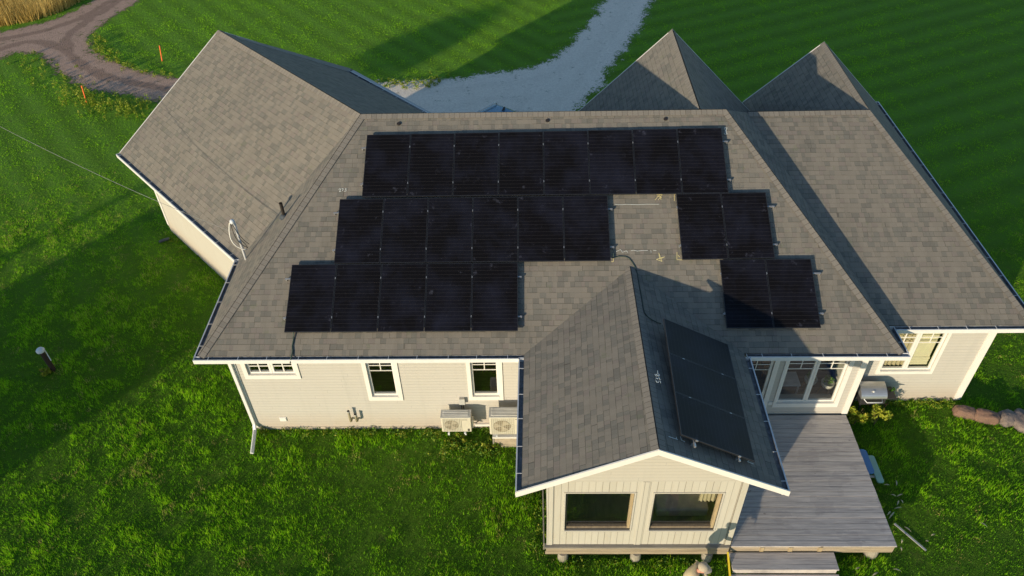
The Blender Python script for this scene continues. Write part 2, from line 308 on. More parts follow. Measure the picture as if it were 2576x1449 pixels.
# ---------------------------------------------------------------- mesh builder
class MB:
    def __init__(s): s.v = []; s.f = []; s.uv = []; s.mi = []; s.mats = []; s.cur = 0
    def mat(s, m):
        if m not in s.mats: s.mats.append(m)
        s.cur = s.mats.index(m); return s
    def poly(s, pts, uvs=None):
        b = len(s.v); s.v += [tuple(p) for p in pts]; s.f.append(tuple(range(b, b+len(pts))))
        s.uv.append(uvs if uvs else [(0, 0)]*len(pts)); s.mi.append(s.cur); return s
    def hexa(s, P):
        b = len(s.v); s.v += [tuple(p) for p in P]
        for q in ((3, 2, 1, 0), (4, 5, 6, 7), (0, 1, 5, 4), (1, 2, 6, 5), (2, 3, 7, 6), (3, 0, 4, 7)):
            s.f.append(tuple(b+i for i in q)); s.uv.append([(0, 0), (1, 0), (1, 1), (0, 1)]); s.mi.append(s.cur)
        return s
    def box(s, x0, x1, y0, y1, z0, z1):
        return s.hexa([(x0, y0, z0), (x1, y0, z0), (x1, y1, z0), (x0, y1, z0), (x0, y0, z1), (x1, y0, z1), (x1, y1, z1), (x0, y1, z1)])
    def bar(s, a, b, w, h, upv=(0, 0, 1), off=(0, 0)):
        a = Vector(a); b = Vector(b); d = (b-a).normalized(); U = Vector(upv)
        sx = d.cross(U)
        if sx.length < 1e-4: sx = d.cross(Vector((1, 0, 0)))
        sx.normalize(); U = sx.cross(d).normalized(); P = []
        for p in (a, b):
            for (i, j) in ((-.5, -.5), (.5, -.5), (.5, .5), (-.5, .5)): P.append(p+sx*(i*w+off[0])+U*(j*h+off[1]))
        return s.hexa(P)
    def tube(s, pts, r, n=8, caps=True):
        pts = [Vector(p) for p in pts]; rs = r if isinstance(r, (list, tuple)) else [r]*len(pts); b0 = len(s.v)
        prev = None
        for i, p in enumerate(pts):
            d = (pts[min(i+1, len(pts)-1)]-pts[max(i-1, 0)]).normalized()
            a = d.cross(Vector((0, 0, 1))) if prev is None else prev-d*prev.dot(d)
            if a.length < 1e-3: a = d.cross(Vector((1, 0, 0)))
            a.normalize(); prev = a; c = d.cross(a)
            for k in range(n):
                t = 2*math.pi*k/n; s.v.append(tuple(p+a*(math.cos(t)*rs[i])+c*(math.sin(t)*rs[i])))
        for i in range(len(pts)-1):
            for k in range(n):
                k2 = (k+1) % n
                s.f.append((b0+i*n+k, b0+i*n+k2, b0+(i+1)*n+k2, b0+(i+1)*n+k)); s.uv.append([(0, 0)]*4); s.mi.append(s.cur)
        if caps:
            for base in (b0, b0+(len(pts)-1)*n):
                s.f.append(tuple(base+k for k in range(n))); s.uv.append([(0, 0)]*n); s.mi.append(s.cur)
        return s
    def lathe(s, c, prof, n=16, axis='z'):
        b0 = len(s.v); c = Vector(c)
        for (r, h) in prof:
            for k in range(n):
                t = 2*math.pi*k/n; ct, st = math.cos(t)*r, math.sin(t)*r
                s.v.append(tuple(c+(Vector((ct, st, h)) if axis == 'z' else Vector((ct, h, st)) if axis == 'y' else Vector((h, ct, st)))))
        for i in range(len(prof)-1):
            for k in range(n):
                k2 = (k+1) % n; s.f.append((b0+i*n+k, b0+i*n+k2, b0+(i+1)*n+k2, b0+(i+1)*n+k)); s.uv.append([(0, 0)]*4); s.mi.append(s.cur)
        for base in (b0, b0+(len(prof)-1)*n):
            s.f.append(tuple(base+k for k in range(n))); s.uv.append([(0, 0)]*n); s.mi.append(s.cur)
        return s
    def build(s, name, mat=None, parent=None, world=True, bevel=0, smooth=False, mods=()):
        me = bpy.data.meshes.new(name); off = Vector((0, 0, 0))
        if world and parent is not None:
            q = parent
            while q is not None: off += q.location; q = q.parent
        me.from_pydata([tuple(Vector(v)-off) for v in s.v], [], s.f)
        if mat is not None and not s.mats: me.materials.append(MT[mat] if isinstance(mat, str) else mat)
        for m in s.mats: me.materials.append(MT[m])
        if s.mats: me.polygons.foreach_set('material_index', s.mi)
        ul = me.uv_layers.new(name='UVMap'); flat = [c for f in s.uv for p in f for c in p]
        if len(flat) == len(ul.data)*2: ul.data.foreach_set('uv', flat)
        if smooth: me.polygons.foreach_set('use_smooth', [True]*len(me.polygons))
        me.validate(); me.update()
        o = bpy.data.objects.new(name, me); COL.objects.link(o)
        if parent is not None: o.parent = parent
        if bevel:
            b = o.modifiers.new('bevel', 'BEVEL'); b.width = bevel; b.segments = 2; b.limit_method = 'ANGLE'
        return o
def tag(o, label=None, cat=None, group=None, kind=None):
    if label: o['label'] = label
    if cat: o['category'] = cat
    if group: o['group'] = group
    if kind: o['kind'] = kind
    return o
def empty(name, loc, label=None, cat=None, group=None, rz=0):
    o = bpy.data.objects.new(name, None); COL.objects.link(o); o.location = loc; o.rotation_euler = (0, 0, rz); o.empty_display_size = .2
    return tag(o, label, cat, group)
def copy_tree(o, parent=None):
    c = o.copy(); COL.objects.link(c); c.parent = parent
    for ch in [x for x in bpy.data.objects if x.parent == o]: copy_tree(ch, c)
    return c

# ---------------------------------------------------------------- house geometry
he = 3.283
A = Vector((-.06, 0, he)); B = Vector((16.53, -.03, he)); RL = Vector((3.33, 6.05, 6.284)); RR = Vector((13.10, 6.02, 6.284))
E1 = Vector((-.09, 3.63, he)); E2 = Vector((-5.565, 9.149, he)); R2 = Vector((-2.396, 12.105, 6.1)); E3 = Vector((.588, 15.112, he)); E4 = Vector((4.9, 10.8, he))
V0 = Vector((16.50, .87, he)); V1 = onz(1880.6, 283.3, 5.86); H0 = onz(2187.3, 278.3, 5.84); AP = onz(2074, 106, 5.46)
F0 = Vector((19.96, .85, he)); G0 = Vector((19.80, 11.85, he)); G1 = Vector((15.29, 11.93, he)); G2 = Vector((15.29, 10.7, he))
S_BL = Vector((7.69, -.01, he)); S_BR = Vector((12.845, -.01, he)); S_FL = Vector((7.646, -3.76, he)); S_FR = Vector((12.849, -3.75, he))
S_RB = Vector((10.307, 1.97, 4.264)); S_RF = Vector((10.25, -3.72, 4.62))
ms = (6.284-he)/6.03
NMAIN = Vector((0, -ms, 1)).normalized()

house = empty('house', (0, 0, 0), 'single storey beige clapboard house with grey brown shingle roofs and white trim', 'house')
def roof_poly(mb, pts, eave_a, eave_b, lift=0.0):
    """one flat roof plane; u runs along the eave, v up the slope"""
    pts = [Vector(p) for p in pts]; ea, eb = Vector(eave_a), Vector(eave_b); u = (eb-ea).normalized()
    n = Vector((0, 0, 0))
    for i in range(len(pts)): n += (pts[i]-pts[0]).cross(pts[(i+1) % len(pts)]-pts[0])
    n.normalize()
    if n.z < 0: pts = pts[::-1]; n = -n
    v = n.cross(u); v = v if v.z > 0 else -v
    uvs = [((p-ea).dot(u), (p-ea).dot(v)) for p in pts]
    mb.poly([p+n*lift for p in pts], uvs)
def roof_obj(name, polys, label=None):
    mb = MB()
    for p in polys: roof_poly(mb, *p)
    # give the sheet its thickness (decking) under the visible plane
    o = mb.build(name, 'shingle', house)
    so_ = o.modifiers.new('deck', 'SOLIDIFY'); so_.thickness = .05; so_.offset = -1
    if label: o['label'] = label
    return o
main = roof_obj('roof', [([A, B, RR, RL], A, B), ([A, E1, RL], A, E1), ([B, V0, V1, RR], B, V0)], 'hipped main roof carrying the solar panels')
roof_obj('roof', [([E1, E2, R2, RL], E1, E2), ([RL, R2, E3, E4], E3, E4), ([RL, E4, (13.9, 10.8, he), RR], (13.9, 10.8, he), E4)], 'angled garage wing roof without panels')
roof_obj('roof', [([V0, F0, H0, V1], V0, F0), ([F0, G0, AP, H0], F0, G0), ([V1, H0, G2, (13.9, 10.7, he)], G2, (13.9, 10.7, he)), ([H0, AP, G1, G2], G1, G2)], 'right wing roof set back behind the main roof')
roof_obj('roof', [([(12.41, 6.06, 6.28), (12.395, 11.15, 6.284), (9.37, 11.15, he), (9.37, 10.6, he)], (9.37, 10.6, he), (9.37, 11.15, he)),
                  ([(12.41, 6.06, 6.28), (12.395, 11.15, 6.284), (15.42, 11.15, he), (15.42, 10.6, he)], (15.42, 10.6, he), (15.42, 11.15, he))], 'pointed rear gable roof behind the main ridge')
def ruled(mb, bk, fr, rf, rb, N=10):
    u = (fr-bk).normalized(); b0 = len(mb.v)
    for i in range(N+1):
        for j in range(N+1): p = bk.lerp(fr, i/N).lerp(rb.lerp(rf, i/N), j/N); mb.v.append(tuple(p+Vector((0, 0, .004))))
    vl = (rf-fr); vl = (vl-u*vl.dot(u)).normalized()
    uvf = lambda k: ((Vector(mb.v[k])-bk).dot(u), (Vector(mb.v[k])-bk).dot(vl))
    for i in range(N):
        for j in range(N):
            q = [b0+i*(N+1)+j, b0+(i+1)*(N+1)+j, b0+(i+1)*(N+1)+j+1, b0+i*(N+1)+j+1]
            if (Vector(mb.v[q[1]])-Vector(mb.v[q[0]])).cross(Vector(mb.v[q[3]])-Vector(mb.v[q[0]])).z < 0: q = q[::-1]
            mb.f.append(tuple(q)); mb.uv.append([uvf(k) for k in q]); mb.mi.append(0)
mb = MB(); ruled(mb, S_BL, S_FL, S_RF, S_RB); ruled(mb, S_BR, S_FR, S_RF, S_RB)
sun_roof = mb.build('roof', 'shingle', house, smooth=True); sun_roof['label'] = 'sunroom gable roof with three solar panels on its shaded side'

def cap(a, b, wd=.15, lift=.022, roof=main, n1=None, n2=None):
    a = Vector(a); b = Vector(b); d = (b-a).normalized(); L = (b-a).length; mb = MB()
    for n in (n1, n2):
        n = Vector(n).normalized(); s = n.cross(d)
        if s.z > 0: s = -s
        p = [a+n*lift+Vector((0, 0, .006)), b+n*lift+Vector((0, 0, .006)), b+s*wd+n*lift, a+s*wd+n*lift]
        nn = (p[1]-p[0]).cross(p[2]-p[0])
        uv = [(0, 0), (L, 0), (L, wd), (0, wd)]
        if nn.z < 0: p = p[::-1]; uv = uv[::-1]
        mb.poly(p, uv)
    o = mb.build('ridge_cap', 'cap', roof)
    return o
def nrm(a, b, c):
    n = (Vector(b)-Vector(a)).cross(Vector(c)-Vector(a)).normalized(); return n if n.z > 0 else -n
nL = nrm(A, E1, RL); nR = nrm(B, V0, RR); nB = nrm(RL, E4, RR); nW = nrm(E1, E2, R2); nWb = nrm(RL, R2, E3); nRW = nrm(V0, F0, H0); nRr = nrm(F0, G0, H0); nG2 = nrm(H0, AP, G1)
cap(RL, RR, n1=NMAIN, n2=nB); cap(A, RL, n1=NMAIN, n2=nL); cap(RR, B, n1=NMAIN, n2=nR)
cap(RL, R2, n1=nW, n2=nWb); cap(V1, H0, n1=nRW, n2=nrm(V1, H0, G2)); cap(F0, H0, n1=nRW, n2=nRr); cap(H0, AP, n1=nG2, n2=nRr)
cap((12.41, 6.1, 6.284), (12.395, 11.15, 6.284), n1=(-.7, 0, .72), n2=(.7, 0, .72))
nSL = nrm(S_BL, S_FL, S_RF); nSR = nrm(S_BR, S_FR, S_RF)
cap(S_RB, S_RF, roof=sun_roof, n1=nSL, n2=nSR, lift=.026)

# walls ---------------------------------------------------------
def wall_y(name, Y, x0, x1, z0, z1, holes, mat, T=.16, parent=house, label=None):
    """wall in the XZ plane whose outer face is at Y (facing -Y) with rectangular holes (xa, xb, za, zb)"""
    xs = sorted({x0, x1} | {h[0] for h in holes} | {h[1] for h in holes}); mb = MB()
    for a, b in zip(xs, xs[1:]):
        cuts = sorted([(h[2], h[3]) for h in holes if h[0] <= a+1e-6 and h[1] >= b-1e-6]); z = z0
        for (c, d) in cuts:
            if c > z: mb.box(a, b, Y, Y+T, z, c)
            z = d
        if z < z1: mb.box(a, b, Y, Y+T, z, z1)
    o = mb.build(name, mat, parent)
    if label: o['label'] = label
    return o
WY = .39
def hole(p, m=.055): return (p[0]-m, p[1]+m, p[2]-m, p[3]+m)
# panes: x0, x1, z0, z1 of the visible glass
W1 = [(.817, 1.30, 2.257, 2.66), (1.424, 1.905, 2.257, 2.66)]
W2 = [(3.818, 4.385, 1.397, 2.645)]
W3 = [(6.402, 6.984, 1.387, 2.656)]
WD = [(13.06, 13.727, 1.043, 2.60)]
WP = [(14.189, 14.81, 1.059, 2.622), (14.937, 15.557, 1.059, 2.622)]
def span(ps, m=.055): return (min(p[0] for p in ps)-m, max(p[1] for p in ps)+m, min(p[2] for p in ps)-m, max(p[3] for p in ps)+m)
doorhole = (12.95, 13.80, .60, 2.66)
wall_y('wall', WY, .40, 7.9, .10, 3.25, [span(W1), span(W2), span(W3)], 'siding', label='front wall left of the sunroom')
wall_y('wall', WY, 12.0, 16.03, .10, 3.25, [doorhole, span(WP)], 'siding', label='front wall behind the deck with glass door and wide window')
RWY = 1.28
WR = [(17.06, 17.60, 1.27, 2.60), (17.72, 18.27, 1.27, 2.60)]
wall_y('wall', RWY, 16.1, 19.48, .05, 3.25, [span(WR)], 'siding', label='front wall of the right wing')
mb = MB(); mb.box(15.88, 16.03, WY+.161, RWY+.1, .1, 3.25); mb.build('wall', 'siding', house)
mb = MB(); mb.box(.40, .56, WY+.161, 3.88, .10, 3.25)
mb.build('wall', 'siding', house)
for bx in ((.385, 7.9, WY-.012, WY+.2, -.1, .099), (12.3, 16.02, WY-.012, WY+.2, -.1, .099), (16.1, 19.46, RWY-.012, RWY+.2, -.1, .049)): MB().box(*bx).build('foundation', 'concrete', house)
# angled garage wing walls (x + y = 4.28 is the long left one)
a = Vector((.40, 3.88, 0)); b = Vector((-4.96, 9.24, 0)); n = Vector((1, 1, 0)).normalized()
def vwall(p, q, z0, z1, T, nrmv, mat='siding', name='wall', label=None):
    nn = Vector(nrmv)*T; o = MB().hexa([(p[0], p[1], z0), (q[0], q[1], z0), (q[0]+nn.x, q[1]+nn.y, z0), (p[0]+nn.x, p[1]+nn.y, z0), (p[0], p[1], z1), (q[0], q[1], z1), (q[0]+nn.x, q[1]+nn.y, z1), (p[0]+nn.x, p[1]+nn.y, z1)]).build(name, mat, house)
    if label: o['label'] = label
    return o
vwall(a, b, .30, 3.25, .16, n, 'siding_up', label='long left wall of the garage wing')
vwall(a, b, -.1, .299, .15, n, 'concrete', 'foundation')
c = Vector((1.05, 15.05, 0))
vwall(b+n*.17, c, -.1, 3.25, -.16, Vector((-1, 1, 0)).normalized()*1)
gm = MB(); p0, p1 = b+n*.2, c; mid = (p0+p1)/2; back = Vector((1, -1, 0)).normalized()*.12
gm.poly([(p0.x, p0.y, 3.25), (p1.x, p1.y, 3.25), (mid.x, mid.y, 5.85)]); gm.poly([(p1.x+back.x, p1.y+back.y, 3.25), (p0.x+back.x, p0.y+back.y, 3.25), (mid.x+back.x, mid.y+back.y, 5.85)])
gm.build('gable', 'siding', house)
vwall(c, (5.3, 10.7), -.1, 3.25, -.16, n)
for bx in ((5.3, 9.8, 10.35, 10.5, -.1, 3.25), (9.8, 15.0, 10.8, 10.95, -.1, 3.25), (15.7, 19.4, 11.4, 11.55, -.1, 3.25), (19.33, 19.48, RWY+.161, 11.4, -.1, 3.25)): MB().box(*bx).build('wall', 'siding', house)
gm = MB()
for (x0, x1, y, zt) in ((9.75, 15.05, 10.95, 5.95), (15.7, 19.4, 11.55, 5.2)):
    gm.poly([(x1, y, 3.25), (x0, y, 3.25), ((x0+x1)/2, y, zt)]); gm.poly([(x0, y-.1, 3.25), (x1, y-.1, 3.25), ((x0+x1)/2, y-.1, zt)])
gm.build('gable', 'siding', house)

# corner boards / frieze / soffit
mb = MB(); mb.box(.375, .52, WY-.025, WY+.14, .10, 3.2)
mb.build('corner_board', 'trim', house)
mb = MB(); mb.box(15.91, 16.055, WY-.025, WY+.1, .55, 3.2); mb.build('corner_board', 'trim', house)
mb = MB(); mb.box(19.32, 19.50, RWY-.03, RWY+.12, .05, 3.2); mb.build('corner_board', 'trim', house)
mb = MB(); q = b+n*.0; mb.hexa([(b.x-.02+d[0], b.y-.02+d[1], z) for z in (.3, 3.2) for d in ((0, 0), (.10, -.10), (.13, -.07), (.03, .03))]); mb.build('corner_board', 'trim', house)
mb = MB()
def soffit(p, q, inw, wd):
    mb = MB(); p = Vector(p); q = Vector(q); i = Vector(inw)*wd; z = Vector((0, 0, -.10)); t = Vector((0, 0, -.13))
    mb.hexa([p+t, q+t, q+i+t, p+i+t, p+z, q+z, q+i+z, p+i+z]); mb.build('soffit', 'trim', house)
soffit(A+Vector((.03, .03, 0)), (7.75, .03, he), (0, 1, 0), .40); soffit((12.8, .03, he), (16.5, .03, he), (0, 1, 0), .40)
soffit((-.03, .45, he), E1, (1, 0, 0), .5); soffit((16.5, .45, he), (16.5, 1.3, he), (-1, 0, 0), .5); soffit((16.55, .9, he), (19.9, .9, he), (0, 1, 0), .42)
soffit(E1, E2, n, .5); soffit((19.9, 1.35, he), (19.78, 11.8, he), (-1, 0, 0), .4)


# gutters
def gutter(p, q, outw, label=None, hang=.74, ends=(True, True)):
    p = Vector(p); q = Vector(q); o_ = Vector(outw).normalized(); d = (q-p).normalized(); L = (q-p).length; mb = MB(); W_, Hh, t = .115, .105, .006
    zt = Vector((0, 0, -.015)); zb = Vector((0, 0, -.015-Hh))
    def slab(a0, a1, b0, b1, m):   # a.. offsets out, b.. z
        mb.mat(m); P = []
        for z in (b0, b1):
            for (pp, oo) in ((p, a0), (q, a0), (q, a1), (p, a1)): P.append(pp+o_*oo+Vector((0, 0, z)))
        mb.hexa(P)
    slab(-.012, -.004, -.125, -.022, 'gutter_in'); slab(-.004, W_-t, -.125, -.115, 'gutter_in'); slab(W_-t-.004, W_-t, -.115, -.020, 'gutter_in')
    slab(W_-t, W_+.012, -.128, -.008, 'gutter'); slab(W_-.016, W_-t-.001, -.016, -.008, 'gutter'); slab(-.02, -.013, -.135, -.02, 'gutter')
    k = .35
    mb.mat('gutter')
    while k < L:
        c0 = p+d*k; mb.bar(c0+o_*.0+Vector((0, 0, -.006)), c0+o_*(W_)+Vector((0, 0, -.003)), .013, .006); k += hang*rnd.uniform(.9, 1.1)
    for e, on in ((p, ends[0]), (q, ends[1])):
        if on: mb.bar(e+o_*(-.01)+Vector((0, 0, -.068)), e+o_*(W_+.012)+Vector((0, 0, -.068)), .012, .12)
    ob = mb.build('gutter', None, house)
    if label: ob['label'] = label
    return ob
gutter((-.17, 0, he), (7.70, -.01, he), (0, -1, 0)); gutter((12.90, -.01, he), (16.64, -.03, he), (0, -1, 0))
gutter((-.06, 0, he), E1, (-1, 0, 0)); gutter((16.53, -.03, he), V0+Vector((0, -.02, 0)), (1, 0, 0))
gutter(E1, E2+Vector((-.03, .03, 0)), (-1, -1, 0)); gutter(V0+Vector((.12, -.02, 0)), (20.08, .85, he), (0, -1, 0))
gutter(F0, G0, (1, -0.015, 0)); gutter(S_BL+Vector((0, -.08, 0)), S_FL, (-1, 0, 0)); gutter(S_BR+Vector((0, -.12, 0)), S_FR, (1, 0, 0))
gutter(E4, E3, (1, 1, 0)); gutter((15.29, 10.9, he), (15.29, 11.93, he), (-1, 0, 0))

# rake fascia boards
mb = MB()
def rake(mb_, a, b, outw, h=.15, t=.03, drop=.0):
    a = Vector(a); b = Vector(b); o_ = Vector(outw).normalized()*t; z0 = Vector((0, 0, -h)); z1 = Vector((0, 0, .012))
    MB().hexa([a+z0, b+z0, b+z0+o_, a+z0+o_, a+z1, b+z1, b+z1+o_, a+z1+o_]).build('rake_fascia', 'trim', house)
rake(mb, S_FL+Vector((-.12, 0, 0)), S_RF, (0, -1, 0)); rake(mb, S_RF, S_FR+Vector((.12, 0, 0)), (0, -1, 0))
mb = MB(); rake(mb, E2, R2, (-1, 1, 0)); rake(mb, R2, E3, (-1, 1, 0)); rake(mb, (9.37, 11.15, he), (12.395, 11.15, 6.284), (0, 1, 0)); rake(mb, (12.395, 11.15, 6.284), (15.42, 11.15, he), (0, 1, 0)); rake(mb, G1, AP, (0, 1, 0)); rake(mb, AP, G0, (0, 1, 0))

# windows -------------------------------------------------------
def window(outer, panes, Y, munt='top', blinds=None, proud=.028, label=None, trim_mat='trim'):
    """outer = trim rectangle (x0,x1,z0,z1); window > sash, glass, muntins"""
    x0, x1, z0, z1 = outer; h = span(panes); mb = MB()
    mb.box(x0, h[0], Y-proud, Y, z0, z1); mb.box(h[1], x1, Y-proud, Y, z0, z1); mb.box(h[0], h[1], Y-proud, Y, z0, h[2]); mb.box(h[0], h[1], Y-proud, Y, h[3], z1)
    mb.box(h[0]-.0, h[1]+.0, Y-proud-.012, Y+.05, h[2]-.03, h[2]+.004)
    w_ = mb.build('window', trim_mat, house)
    if label: w_['label'] = label
    ys = Y+.035
    for i, (a0, a1, c0, c1) in enumerate(panes):
        s = MB(); lx = h[0]+.002 if i == 0 else (panes[i-1][1]+a0)/2+.004; rx = h[1]-.002 if i == len(panes)-1 else (a1+panes[i+1][0])/2-.004
        s.box(lx, a0, ys, ys+.06, h[2]+.004, h[3]); s.box(a1, rx, ys, ys+.06, h[2]+.004, h[3]); s.box(a0, a1, ys, ys+.06, h[2]+.004, c0); s.box(a0, a1, ys, ys+.06, c1, h[3])
        if i < len(panes)-1: s.box(rx+.001, rx+.007, ys+.02, ys+.05, h[2]+.004, h[3])
        s.build('sash', 'trim', w_)
        MB().poly([(a0, ys+.025, c0), (a1, ys+.025, c0), (a1, ys+.025, c1), (a0, ys+.025, c1)]).build('glass', 'glass', w_)
        m = MB(); xm = (a0+a1)/2; t = .011
        if munt == 'top':
            zr = (c1-.195, c1-.385); m.box(a0, a1, ys+.010, ys+.0215, zr[0]-t, zr[0]+t); m.box(a0, a1, ys+.010, ys+.0215, zr[1]-t, zr[1]+t)
            m.box(xm-t, xm+t, ys+.007, ys+.0215, zr[1]+t, c1)
        else:
            zm = (c0+c1)/2; m.box(a0, a1, ys+.010, ys+.0215, zm-t*1.3, zm+t*1.3); m.box(xm-t*1.3, xm+t*1.3, ys+.007, ys+.0215, c0, c1)
        m.build('muntin', 'trim', w_)
        if blinds and blinds[i]:
            kind = blinds[i]; b_ = MB(); yb = ys+.13
            if kind == 'blind':
                prof = [(c1+.02, 0), (c1-.2, .0), (c1-.21, -.02), (c1-.24, 0), (c1-.42, 0), (c1-.43, -.02), (c1-.46, 0), (c0+.32, .0), (c0+.30, -.035), (c0+.25, -.04), (c0+.23, 0), (c0+.20, -.03), (c0+.14, -.03), (c0+.12, 0), (c0+.09, -.03), (c0+.03, -.03)]
                for (za, oa), (zb, ob_) in zip(prof, prof[1:]): b_.poly([(a0-.03, yb+ob_, zb), (a1-.02, yb+ob_, zb), (a1-.02, yb+oa, za), (a0-.03, yb+oa, za)])
                o = b_.build('blind', 'blind', w_)
            else:
                N = 40
                for j in range(N):
                    xa = a0-.05+(a1-a0+.1)*j/N; xb = a0-.05+(a1-a0+.1)*(j+1)/N; fa = .02*math.sin(j*.9); fb = .02*math.sin((j+1)*.9)
                    b_.poly([(xa, yb+fa, c0-.02), (xb, yb+fb, c0-.02), (xb, yb+fb, c1+.02), (xa, yb+fa, c1+.02)])
                o = b_.build('curtain', 'curtain', w_)
            o.modifiers.new('t', 'SOLIDIFY').thickness = .004
    return w_
window((.655, 2.066, 2.05, 2.775), W1, WY, munt='cross', label='small double awning window under the left eave')
window((3.66, 4.55, 1.19, 2.765), W2, WY, label='tall window right of the double awning window')
window((6.25, 7.138, 1.185, 2.765), W3, WY, label='tall window above the heat pumps')
window((14.06, 15.725, .85, 2.74), WP, WY, label='wide twin window looking onto the deck')
window((16.92, 18.395, 1.095, 2.725), WR, RWY, blinds=['curtain', 'blind'], label='twin window of the right wing with a cream blind')
# glass patio door
dm = MB(); dm.box(12.80, 12.95, WY-.028, WY, .6, 2.71); dm.box(13.80, 13.92, WY-.028, WY, .6, 2.71); dm.box(12.95, 13.80, WY-.028, WY, 2.66, 2.71); dm.box(12.95, 13.80, WY-.03, WY+.05, .585, .61)
door = dm.build('door', 'trim', house); door['label'] = 'white glazed patio door beside the sunroom'
s = MB(); s.box(12.955, 13.06, WY+.03, WY+.08, .615, 2.655); s.box(13.727, 13.795, WY+.03, WY+.08, .615, 2.655); s.box(13.06, 13.727, WY+.03, WY+.08, .615, .80); s.box(13.06, 13.727, WY+.03, WY+.08, 2.60, 2.655); s.build('door_leaf', 'trim', door)
MB().poly([(13.06, WY+.055, .80), (13.727, WY+.055, .80), (13.727, WY+.055, 2.60), (13.06, WY+.055, 2.60)]).build('glass', 'glass', door)
m = MB(); m.box(13.06, 13.727, WY+.040, WY+.051, 2.395, 2.415); m.box(13.06, 13.727, WY+.040, WY+.051, 2.205, 2.225); m.box(13.385, 13.405, WY+.037, WY+.051, 2.225, 2.60); m.build('muntin', 'trim', door)
MB().tube([(13.765, WY-.01, 1.5), (13.765, WY-.04, 1.5), (13.765, WY-.04, 1.62)], .01, 6).build('handle', 'steel', door)
# frieze trim between window heads and soffit
MB().box(.53, 7.8, WY-.015, WY, 3.0, 3.14).build('frieze', 'trim', house); MB().box(12.9, 15.9, WY-.015, WY, 3.0, 3.14).build('frieze', 'trim', house)
# outlet covers and vents on the wall
mb = MB(); mb.box(1.17, 1.33, WY-.035, WY, .37, .50); mb.box(1.155, 1.345, WY-.02, WY-.0, .355, .515); mb.build('wall_vent', 'trim', house, bevel=.004)
mb = MB(); mb.box(13.93, 14.04, WY-.04, WY, .96, 1.06); mb.build('outlet_cover', 'trim', house, bevel=.006)

# rooms behind the glass
mb = MB(); mb.mat('floor'); mb.poly([(.6, .56, .50), (15.95, .56, .50), (15.95, 6.5, .50), (.6, 6.5, .50)]); mb.poly([(15.95, 1.45, .50), (19.3, 1.45, .50), (19.3, 6.5, .50), (15.95, 6.5, .50)])
mb.mat('room'); mb.poly([(.6, 6.4, .50), (19.3, 6.4, .50), (19.3, 6.4, 3.1), (.6, 6.4, 3.1)]); mb.poly([(.6, .56, 3.1), (.6, 6.4, 3.1), (15.95, 6.4, 3.1), (15.95, .56, 3.1)]); mb.poly([(15.95, 1.45, 3.1), (15.95, 6.4, 3.1), (19.3, 6.4, 3.1), (19.3, 1.45, 3.1)]); mb.box(16.15, 16.25, 1.45, 6.4, .50, 3.1)
for x in (2.6, 5.4, 9.5, 12.3): mb.box(x, x+.1, .56, 6.4, .50, 3.1)
mb.build('room_lining', None, house)
MB().box(14.1, 15.7, .60, .85, .505, .80).build('baseboard_heater', 'trim', house)

# sunroom -------------------------------------------------------
SY = -3.35
SA = (8.56, 10.0, 1.19, 2.62); SB = (10.42, 11.84, 1.19, 2.61)
wall_y('wall', SY, 8.19, 12.29, .577, 3.02, [SA, SB], 'vboards', T=.14, label='sunroom front wall of pale vertical boards')
vwall((8.19, SY+.141, 0), (8.19, WY, 0), .577, 3.15, .12, (1, 0, 0), 'vboards'); vwall((12.17, SY+.141, 0), (12.17, WY, 0), .577, 3.15, .12, (1, 0, 0), 'vboards')
gm = MB(); ga = .5
zl = lambda x: he + (4.62-he)*(1-abs(x-10.25)/2.6) - .16
gm.poly([(8.19, SY, 3.021), (12.29, SY, 3.021), (12.29, SY, zl(12.29)), (10.25, SY, zl(10.25)), (8.19, SY, zl(8.19))]); gm.poly([(12.29, SY+.1, 3.021), (8.19, SY+.1, 3.021), (8.19, SY+.1, zl(8.19)), (10.25, SY+.1, zl(10.25)), (12.29, SY+.1, zl(12.29))])
gb = gm.build('gable', 'siding_up', house)
MB().box(8.17, 8.30, SY-.018, SY, .577, 2.98).build('corner_board', 'vboards', house); MB().box(12.17, 12.31, SY-.018, SY, .577, 3.05).build('corner_board', 'vboards', house); MB().box(10.14, 10.28, SY-.012, SY, .577, 3.02).build('centre_board', 'vboards', house)
def picture(x0, x1, z0, z1, label):
    mb = MB(); t = .035
    mb.box(x0-t, x0, SY-.02, SY+.03, z0-t, z1+t); mb.box(x1, x1+t, SY-.02, SY+.03, z0-t, z1+t); mb.box(x0, x1, SY-.02, SY+.03, z1, z1+t); mb.box(x0, x1, SY-.035, SY+.03, z0-t, z0)
    w_ = mb.build('window', 'siding_up', house); w_['label'] = label
    s = MB(); s.mat('darkwood'); y = SY+.04; s.box(x0, x0+.045, y, y+.08, z0, z1); s.box(x0+.045, x1-.06, y, y+.08, z1-.03, z1); s.box(x0+.045, x1-.06, y, y+.08, z0, z0+.075)
    s.mat('framewood'); s.box(x1-.06, x1, y, y+.08, z0, z1)
    s.build('sash', None, w_)
    MB().poly([(x0+.045, y+.05, z0+.075), (x1-.06, y+.05, z0+.075), (x1-.06, y+.05, z1-.03), (x0+.045, y+.05, z1-.03)]).build('glass', 'glass', w_)
picture(*SA, 'left dark picture window of the sunroom'); picture(*SB, 'right dark picture window of the sunroom')
mb = MB(); mb.mat('plywood'); mb.poly([(8.3, SY+.15, .60), (12.16, SY+.15, .60), (12.16, .3, .60), (8.3, .3, .60)]); mb.poly([(8.31, SY+.15, .6), (8.31, .3, .6), (8.31, .3, 3.1), (8.31, SY+.15, 3.1)]); mb.poly([(12.16, .3, .6), (12.16, SY+.15, .6), (12.16, SY+.15, 3.1), (12.16, .3, 3.1)]); mb.poly([(12.16, .3, .6), (12.16, .3, 3.1), (8.31, .3, 3.1), (8.31, .3, .6)])
mb.build('room_lining', None, house)
